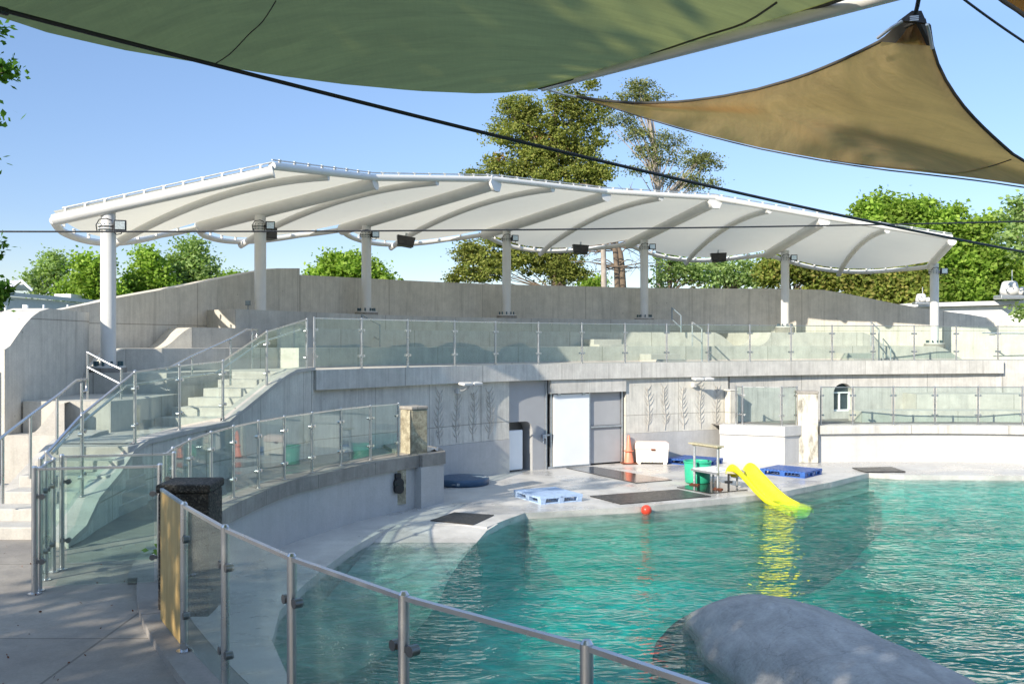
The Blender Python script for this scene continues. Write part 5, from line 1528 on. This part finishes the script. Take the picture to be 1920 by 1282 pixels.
def tree(name, label, base, D, blobs_px, mat, nl=26, rs=.35, leaf=.2, trunk_r=.16, bark='bark', seed=1, trunk_px=None, depth=.8, limbs=14, extra=None, group=None, cat='tree', shell=.55, flat=.7):
    """blobs_px: (u, v, ru, rv, clumps)"""
    if D > 40: leaf *= .78; nl = int(nl * 1.5)
    bl = []
    for q in blobs_px:
        u, v, ru, rv, nc = q[:5]; dd_ = q[5] if len(q) > 5 else 0
        x, y, z = px(u, v, D + dd_)
        k = D / F; bl.append(((x, y, z), (ru * k, max(ru, rv) * k * depth, rv * k), nc))
    t_ = thing(name, label, cat, base, group)
    C, cc = clumps(bl, nl, rs, seed, shell, flat)
    leaves_mesh('crown', mat, C, leaf, t_, seed=seed)
    top = Vector(max((b[0] for b in bl), key=lambda q: q[2]))
    tp = [Vector(px(u, v, D)) for u, v in trunk_px] if trunk_px else [Vector(base), Vector(base).lerp(top, .55) + Vector((.2, .1, 0)), top]
    n = len(tp); tp[0] = Vector((tp[0].x, tp[0].y, base[2] - .1))
    b = MB()
    dn = catmull([tuple(p) for p in tp], 4)
    b.tube(dn, [trunk_r * (1 - .8 * i / (len(dn) - 1)) for i in range(len(dn))], 9)
    rr = random.Random(seed)
    sel = rr.sample(range(len(cc)), min(limbs, len(cc)))
    for s in sel:
        e = Vector(cc[s]); f = rr.uniform(.25, .85)
        zt = min(e.z - .2, dn[-1][2]); 
        j = min(range(len(dn)), key=lambda i: abs(dn[i][2] - (dn[0][2] + (zt - dn[0][2]) * .8)))
        a = Vector(dn[j]); mid_ = a.lerp(e, .5) + Vector((rr.uniform(-.2, .2), rr.uniform(-.2, .2), rr.uniform(-.1, .35)))
        r0 = min(.055, trunk_r * .28)
        b.tube(catmull([tuple(a), tuple(mid_), tuple(e)], 3), [r0, r0*.85, r0*.7, r0*.55, r0*.4, r0*.3, r0*.2], 6)
    b.build('trunk', M[bark], t_)
    if extra:
        for nm, m2, bl2, nl2, rs2, lf2 in extra:
            bq = [((px(u, v, D + .0 - ru * D / F * .5)), (ru*D/F, ru*D/F*.6, rv*D/F), nc) for u, v, ru, rv, nc in bl2]
            C2, _ = clumps(bq, nl2, rs2, seed + 50, .2); leaves_mesh(nm, m2, C2, lf2, t_, seed=seed + 9)
    return t_
G0 = ZG - .06
def base_(u, D): return (ux(u, D), D, G0)
tree('tree', 'thin pale young tree behind the green-grey building, leftmost in the row', base_(92, 56), 56, [(98, 500, 22, 20, 26), (75, 520, 25, 16, 16), (115, 510, 14, 22, 12), (90, 540, 38, 16, 24), (100, 482, 10, 8, 8)], M['leafpale'], 24, .35, .17, .09, seed=11)
tree('tree', 'yellow-green bushy tree half hidden behind the leftmost white column', base_(175, 52), 52, [(170, 520, 28, 26, 50), (150, 545, 40, 22, 50), (155, 490, 7, 12, 12), (185, 495, 12, 14, 16), (205, 548, 30, 20, 34)], M['leaf'], 28, .32, .17, .12, seed=12)
tree('tree', 'bushy green tree just right of the leftmost white column', base_(278, 54), 54, [(278, 500, 24, 24, 44), (275, 476, 12, 10, 14), (262, 530, 30, 20, 40), (300, 535, 26, 20, 34), (235, 545, 24, 14, 20)], M['leaf'], 26, .34, .17, .13, seed=13)
tree('tree', 'taller airy pale tree left of the second white column', base_(365, 56), 56, [(362, 470, 24, 20, 30), (335, 505, 24, 26, 50), (370, 505, 32, 30, 56), (400, 525, 20, 16, 20), (345, 540, 40, 18, 44)], M['leafpale'], 26, .36, .17, .13, seed=14)
tree('shrub', 'small bright bush top peeking over the sloping wall at left', base_(432, 50), 50, [(432, 518, 11, 6, 14)], M['leaf'], 24, .25, .15, .05, seed=15, cat='shrub', limbs=3)
tree('tree', 'round fresh green tree behind the wall near the third white column', base_(655, 62), 62, [(655, 500, 30, 24, 70), (625, 500, 16, 22, 34), (605, 517, 24, 10, 24), (690, 510, 20, 16, 34), (710, 520, 16, 8, 14)], M['leaf'], 34, .36, .2, .2, seed=16)
tree('cedar_tree', 'huge dense olive-green cedar rising behind the middle of the roof', base_(1040, 50), 50,
     [(1010, 225, 50, 30, 90), (1085, 215, 40, 40, 70), (1010, 300, 60, 34, 120), (1090, 300, 40, 40, 80), (1130, 320, 30, 26, 36), (1040, 400, 70, 40, 60), (930, 470, 40, 40, 70), (1050, 475, 50, 40, 80), (975, 205, 42, 26, 96), (1060, 190, 40, 28, 70), (960, 255, 55, 38, 127), (1040, 270, 60, 45, 193), (1100, 255, 40, 50, 81), (945, 320, 60, 28, 105), (1030, 340, 80, 40, 210), (1105, 335, 45, 35, 85), (890, 328, 22, 8, 21),
      (880, 470, 32, 22, 63), (905, 505, 55, 30, 144), (1000, 480, 60, 40, 178), (1060, 510, 50, 26, 105), (960, 440, 60, 26, 96), (1110, 160, 16, 12, 10), (1130, 200, 16, 20, 15), (860, 520, 20, 16, 31)],
     M['leafcedar'], 26, .19, .11, .42, seed=21, trunk_px=[(1050, 560), (1048, 500), (1040, 400), (1035, 300), (1045, 180)], limbs=46, flat=.45, shell=.25,
     extra=[('dry_foliage', M['leafdry'], [(938, 298, 9, 11, 7), (1010, 262, 18, 12, 4), (1040, 290, 26, 10, 4)], 22, .22, .10)], group='cedars behind the roof')
tree('cedar_tree', 'tall sparse cedar with a bare pale trunk, right of the big dense one', base_(1318, 56), 56,
     [(1200, 165, 20, 14, 20), (1225, 182, 32, 10, 18), (1175, 182, 18, 6, 10), (1150, 225, 20, 14, 14), (1190, 250, 26, 14, 18), (1215, 285, 34, 12, 18), (1250, 270, 34, 20, 24), (1290, 300, 40, 16, 26), (1325, 310, 28, 18, 22), (1270, 335, 50, 12, 22), (1310, 345, 30, 8, 14), (1200, 320, 24, 10, 8), (1240, 305, 12, 10, 6), (1180, 222, 16, 10, 8)],
     M['leafpine'], 40, .27, .10, .24, bark='barkpale', seed=22, trunk_px=[(1238, 560), (1236, 450), (1234, 360), (1225, 260), (1205, 165)], limbs=60, flat=.45, group='cedars behind the roof')
# bare leaning trunks
for k, (us, lab, r_, D_, mt) in enumerate((([(1134, 560), (1132, 500), (1128, 440), (1120, 380)], 'pale bare leaning trunk seen below the roof, left of the forked pair', .16, 47, 'barkpale'),
                                      ([(1162, 560), (1156, 500), (1147, 440), (1140, 360)], 'brown bare trunk below the roof, left stem of the leaning pair', .17, 49, 'bark'),
                                      ([(1178, 560), (1166, 500), (1155, 455), (1152, 370)], 'brown mossy trunk below the roof, right stem of the leaning pair', .19, 51, 'bark'))):
    tp = [Vector(px(u, v, D_)) for u, v in us]; tp[0] = Vector((tp[0].x, tp[0].y, G0 - .1))
    t_ = thing('bare_tree', lab, 'tree', tp[0])
    dn = catmull([tuple(p) for p in tp], 4)
    MB().tube(dn, [r_ * (1 - .5 * i / (len(dn)-1)) for i in range(len(dn))], 10).build('trunk', M[mt], t_)
    rr = random.Random(70 + k); b = MB()
    for j in range(22):
        a = Vector(dn[rr.randint(3, len(dn) - 1)]); s = rr.choice((-1, 1)); L = rr.uniform(.8, 2.6)
        m_ = a + Vector((s * L * .5, rr.uniform(-.5, .5), rr.uniform(-.2, .5))); e = m_ + Vector((s * L * .5, rr.uniform(-.5, .5), rr.uniform(-.5, .4)))
        b.tube(catmull([tuple(a), tuple(m_), tuple(e)], 3), [.04, .036, .03, .026, .02, .015, .01], 5)
        for _ in range(3):
            w = m_.lerp(e, rr.random()); b.tube([w, w + Vector((rr.uniform(-.5, .5), rr.uniform(-.3, .3), rr.uniform(-.5, .5)))], [.014, .006], 4)
    b.build('bare_branches', M['bark'], t_)
tree('shrub', 'small bright green bush showing over the wall between the bare trunks and the cedar', base_(1112, 60), 60, [(1112, 532, 24, 9, 26)], M['leaf'], 28, .28, .17, .06, seed=31, cat='shrub', limbs=4)
tree('tree', 'thin pale-leaved tree right of the fifth white column', base_(1285, 52), 52, [(1262, 500, 22, 20, 22), (1262, 475, 24, 10, 10), (1295, 510, 30, 22, 26), (1325, 520, 24, 16, 16), (1245, 525, 16, 8, 8)], M['leafpale'], 24, .34, .16, .16, seed=32, trunk_px=[(1258, 560), (1256, 500), (1250, 440)], bark='bark', limbs=22)
tree('tree', 'thin pale-leaved tree with twin dark trunks left of the sixth white column', base_(1350, 54), 54, [(1350, 515, 30, 22, 28), (1385, 520, 28, 18, 26), (1400, 500, 26, 14, 16), (1330, 495, 26, 12, 10), (1420, 525, 26, 14, 24)], M['leafpale'], 24, .34, .16, .17, seed=33, trunk_px=[(1345, 560), (1343, 510), (1335, 455)], bark='bark', limbs=26)
tree('shrub', 'olive scrubby thicket behind the wall just right of the sixth white column', base_(1500, 48), 48, [(1450, 510, 26, 26, 60), (1500, 505, 36, 30, 80), (1550, 520, 36, 26, 70), (1470, 480, 24, 10, 14), (1535, 545, 34, 14, 34)], M['leafscrub'], 26, .30, .16, .12, seed=34, cat='shrub', limbs=40)
tree('shrub', 'olive and rust tinted thicket under the right end of the roof', base_(1630, 47), 47, [(1610, 530, 40, 30, 80), (1670, 535, 40, 34, 90), (1720, 525, 30, 34, 60), (1620, 560, 40, 12, 30), (1700, 560, 40, 14, 30)], M['leafscrub'], 26, .30, .16, .12, seed=35, cat='shrub', limbs=44)
tree('tree', 'big bright green broadleaf tree behind the right end of the roof', base_(1760, 58), 58,
     [(1640, 400, 34, 22, 50), (1700, 405, 44, 24, 80), (1755, 420, 44, 22, 70), (1810, 445, 44, 26, 70), (1680, 450, 60, 34, 130), (1760, 480, 70, 44, 190), (1840, 500, 60, 50, 150), (1790, 540, 70, 30, 110), (1860, 550, 50, 26, 70), (1650, 375, 20, 6, 8), (1730, 385, 16, 6, 8), (1790, 395, 12, 6, 6), (1850, 420, 24, 12, 16), (1900, 520, 44, 50, 80), (1960, 500, 50, 60, 60)],
     M['leaf'], 34, .36, .22, .34, seed=36, limbs=50)
tree('tree', 'sparse pale tree with thin branches reaching in at the far right edge', base_(2010, 40), 40, [(1905, 382, 16, 5, 10), (1895, 400, 10, 5, 6), (1912, 425, 16, 10, 14), (1900, 445, 20, 8, 12), (1935, 400, 20, 30, 16), (1915, 470, 14, 6, 8), (1918, 585, 10, 8, 8), (2000, 420, 50, 70, 50)], M['leafpale'], 22, .26, .13, .2, seed=37, limbs=30, bark='barkpale')
# tree line far away so the horizon is closed
b_ = []
far = thing('distant_woods', 'distant line of low trees', 'woods', (0, 140, G0))
rr = np.random.default_rng(5)
Cc = []
for k in range(240):
    x = -150 + 300 * k / 239; h_ = 5 + 2.5 * math.sin(k * .37) + 1.5 * math.sin(k * 1.3)
    Cc.append(np.array([x, 135, h_ * .45]) + rr.normal(size=(60, 3)) * np.array([1.6, 2, h_ * .27]))
lo = leaves_mesh('foliage', M['leafpale'], np.concatenate(Cc), .9, far, seed=3); far['kind'] = 'stuff'
# tree at the left edge: its leaves reach into the picture, its crown throws the dapples on the roof and stairs
tl = tree('tree', 'overhanging leafy tree whose twigs hang in at the left edge', (-8.9, 12.3, ZG), 12.2,
     [(-16, 60, 16, 14, 5), (0, 130, 22, 14, 7), (-34, 100, 20, 50, 7), (-14, 222, 14, 10, 4), (-30, 270, 14, 30, 3), (-22, 455, 10, 26, 4), (-16, 480, 12, 12, 3), (-8, 540, 14, 14, 6), (-16, 562, 16, 10, 5), (-120, 150, 60, 90, 12), (-150, 330, 60, 90, 12), (-180, 20, 70, 70, 12)],
     M['leafdark'], 26, .10, .062, .11, seed=41, trunk_px=[(-420, 900), (-380, 640), (-280, 400), (-160, 160)], limbs=50)
# tall trees outside the frame, behind and left of the camera, that shade the foreground
def shade_tree(label, x, y, zc, r, nc, seed, leaf=.16, nl=36):
    t_ = thing('tree', label, 'tree', (x, y, ZG), 'shade trees beside the viewpoint')
    C, cc = clumps([((x, y, zc), (r, r, r * .62), nc)], nl, .34, seed, .3, .6)
    leaves_mesh('crown', M['leafdark'], C, leaf, t_, seed=seed)
    b = MB().tube([(x, y, ZG - .1), (x + .2, y, zc * .6), (x, y, zc + r * .3)], [.28, .2, .06], 10)
    rr = random.Random(seed)
    for s in rr.sample(range(len(cc)), 16): b.tube([(x, y, zc - r*.4), tuple(Vector((x, y, zc)).lerp(Vector(cc[s]), .5)), tuple(cc[s])], [.09, .06, .02], 5)
    b.build('trunk', M['bark'], t_)
SHADE = [(-6.4, -1.0, 8.2, 2.5, 110), (-5.3, -4.9, 8.2, 2.7, 120), (-10.2, -1.6, 7.0, 3.1, 120), (-3.6, -5.6, 7.6, 3.2, 130), (-8.0, -1.8, 10.6, 2.2, 60), (0.6, -7.6, 7.8, 3.0, 100), (-2.9, -2.6, 10.8, 2.3, 90)]
for k, (x, y, zc, r, nc) in enumerate(SHADE):
    shade_tree('leafy shade tree beside the viewpoint, outside the view', x, y, zc, r, nc, 60 + k)

# a weed in the joint and dry leaves blown over the walkway
wd = thing('weed', 'small green weed tuft growing by the coping behind the foreground glass', 'weed', (-3.62, 10.6, 1.16))
Cw = np.array([-3.62, 10.6, 1.20]) + np.random.default_rng(8).normal(size=(70, 3)) * np.array([.09, .07, .03])
leaves_mesh('leaves', M['leaf'], Cw, .05, wd, seed=8)
rg_ = np.random.default_rng(9)
n_ = 170
Cl = np.column_stack([rg_.uniform(-7.5, -2.7, n_), rg_.uniform(6.2, 11.4, n_), np.full(n_, ZG + .012)])
keep = Cl[:, 0] < -2.75 - .33 * np.clip(Cl[:, 1] - 8.4, -2, 3)
dl = thing('leaf_litter', 'scattered dry leaf bits on the foreground walkway', 'litter', (-5, 8, ZG))
lf = leaves_mesh('litter_bits', M['rust'], Cl[keep], .016, dl, seed=9)
lf.scale = (1, 1, 1); dl['kind'] = 'stuff'
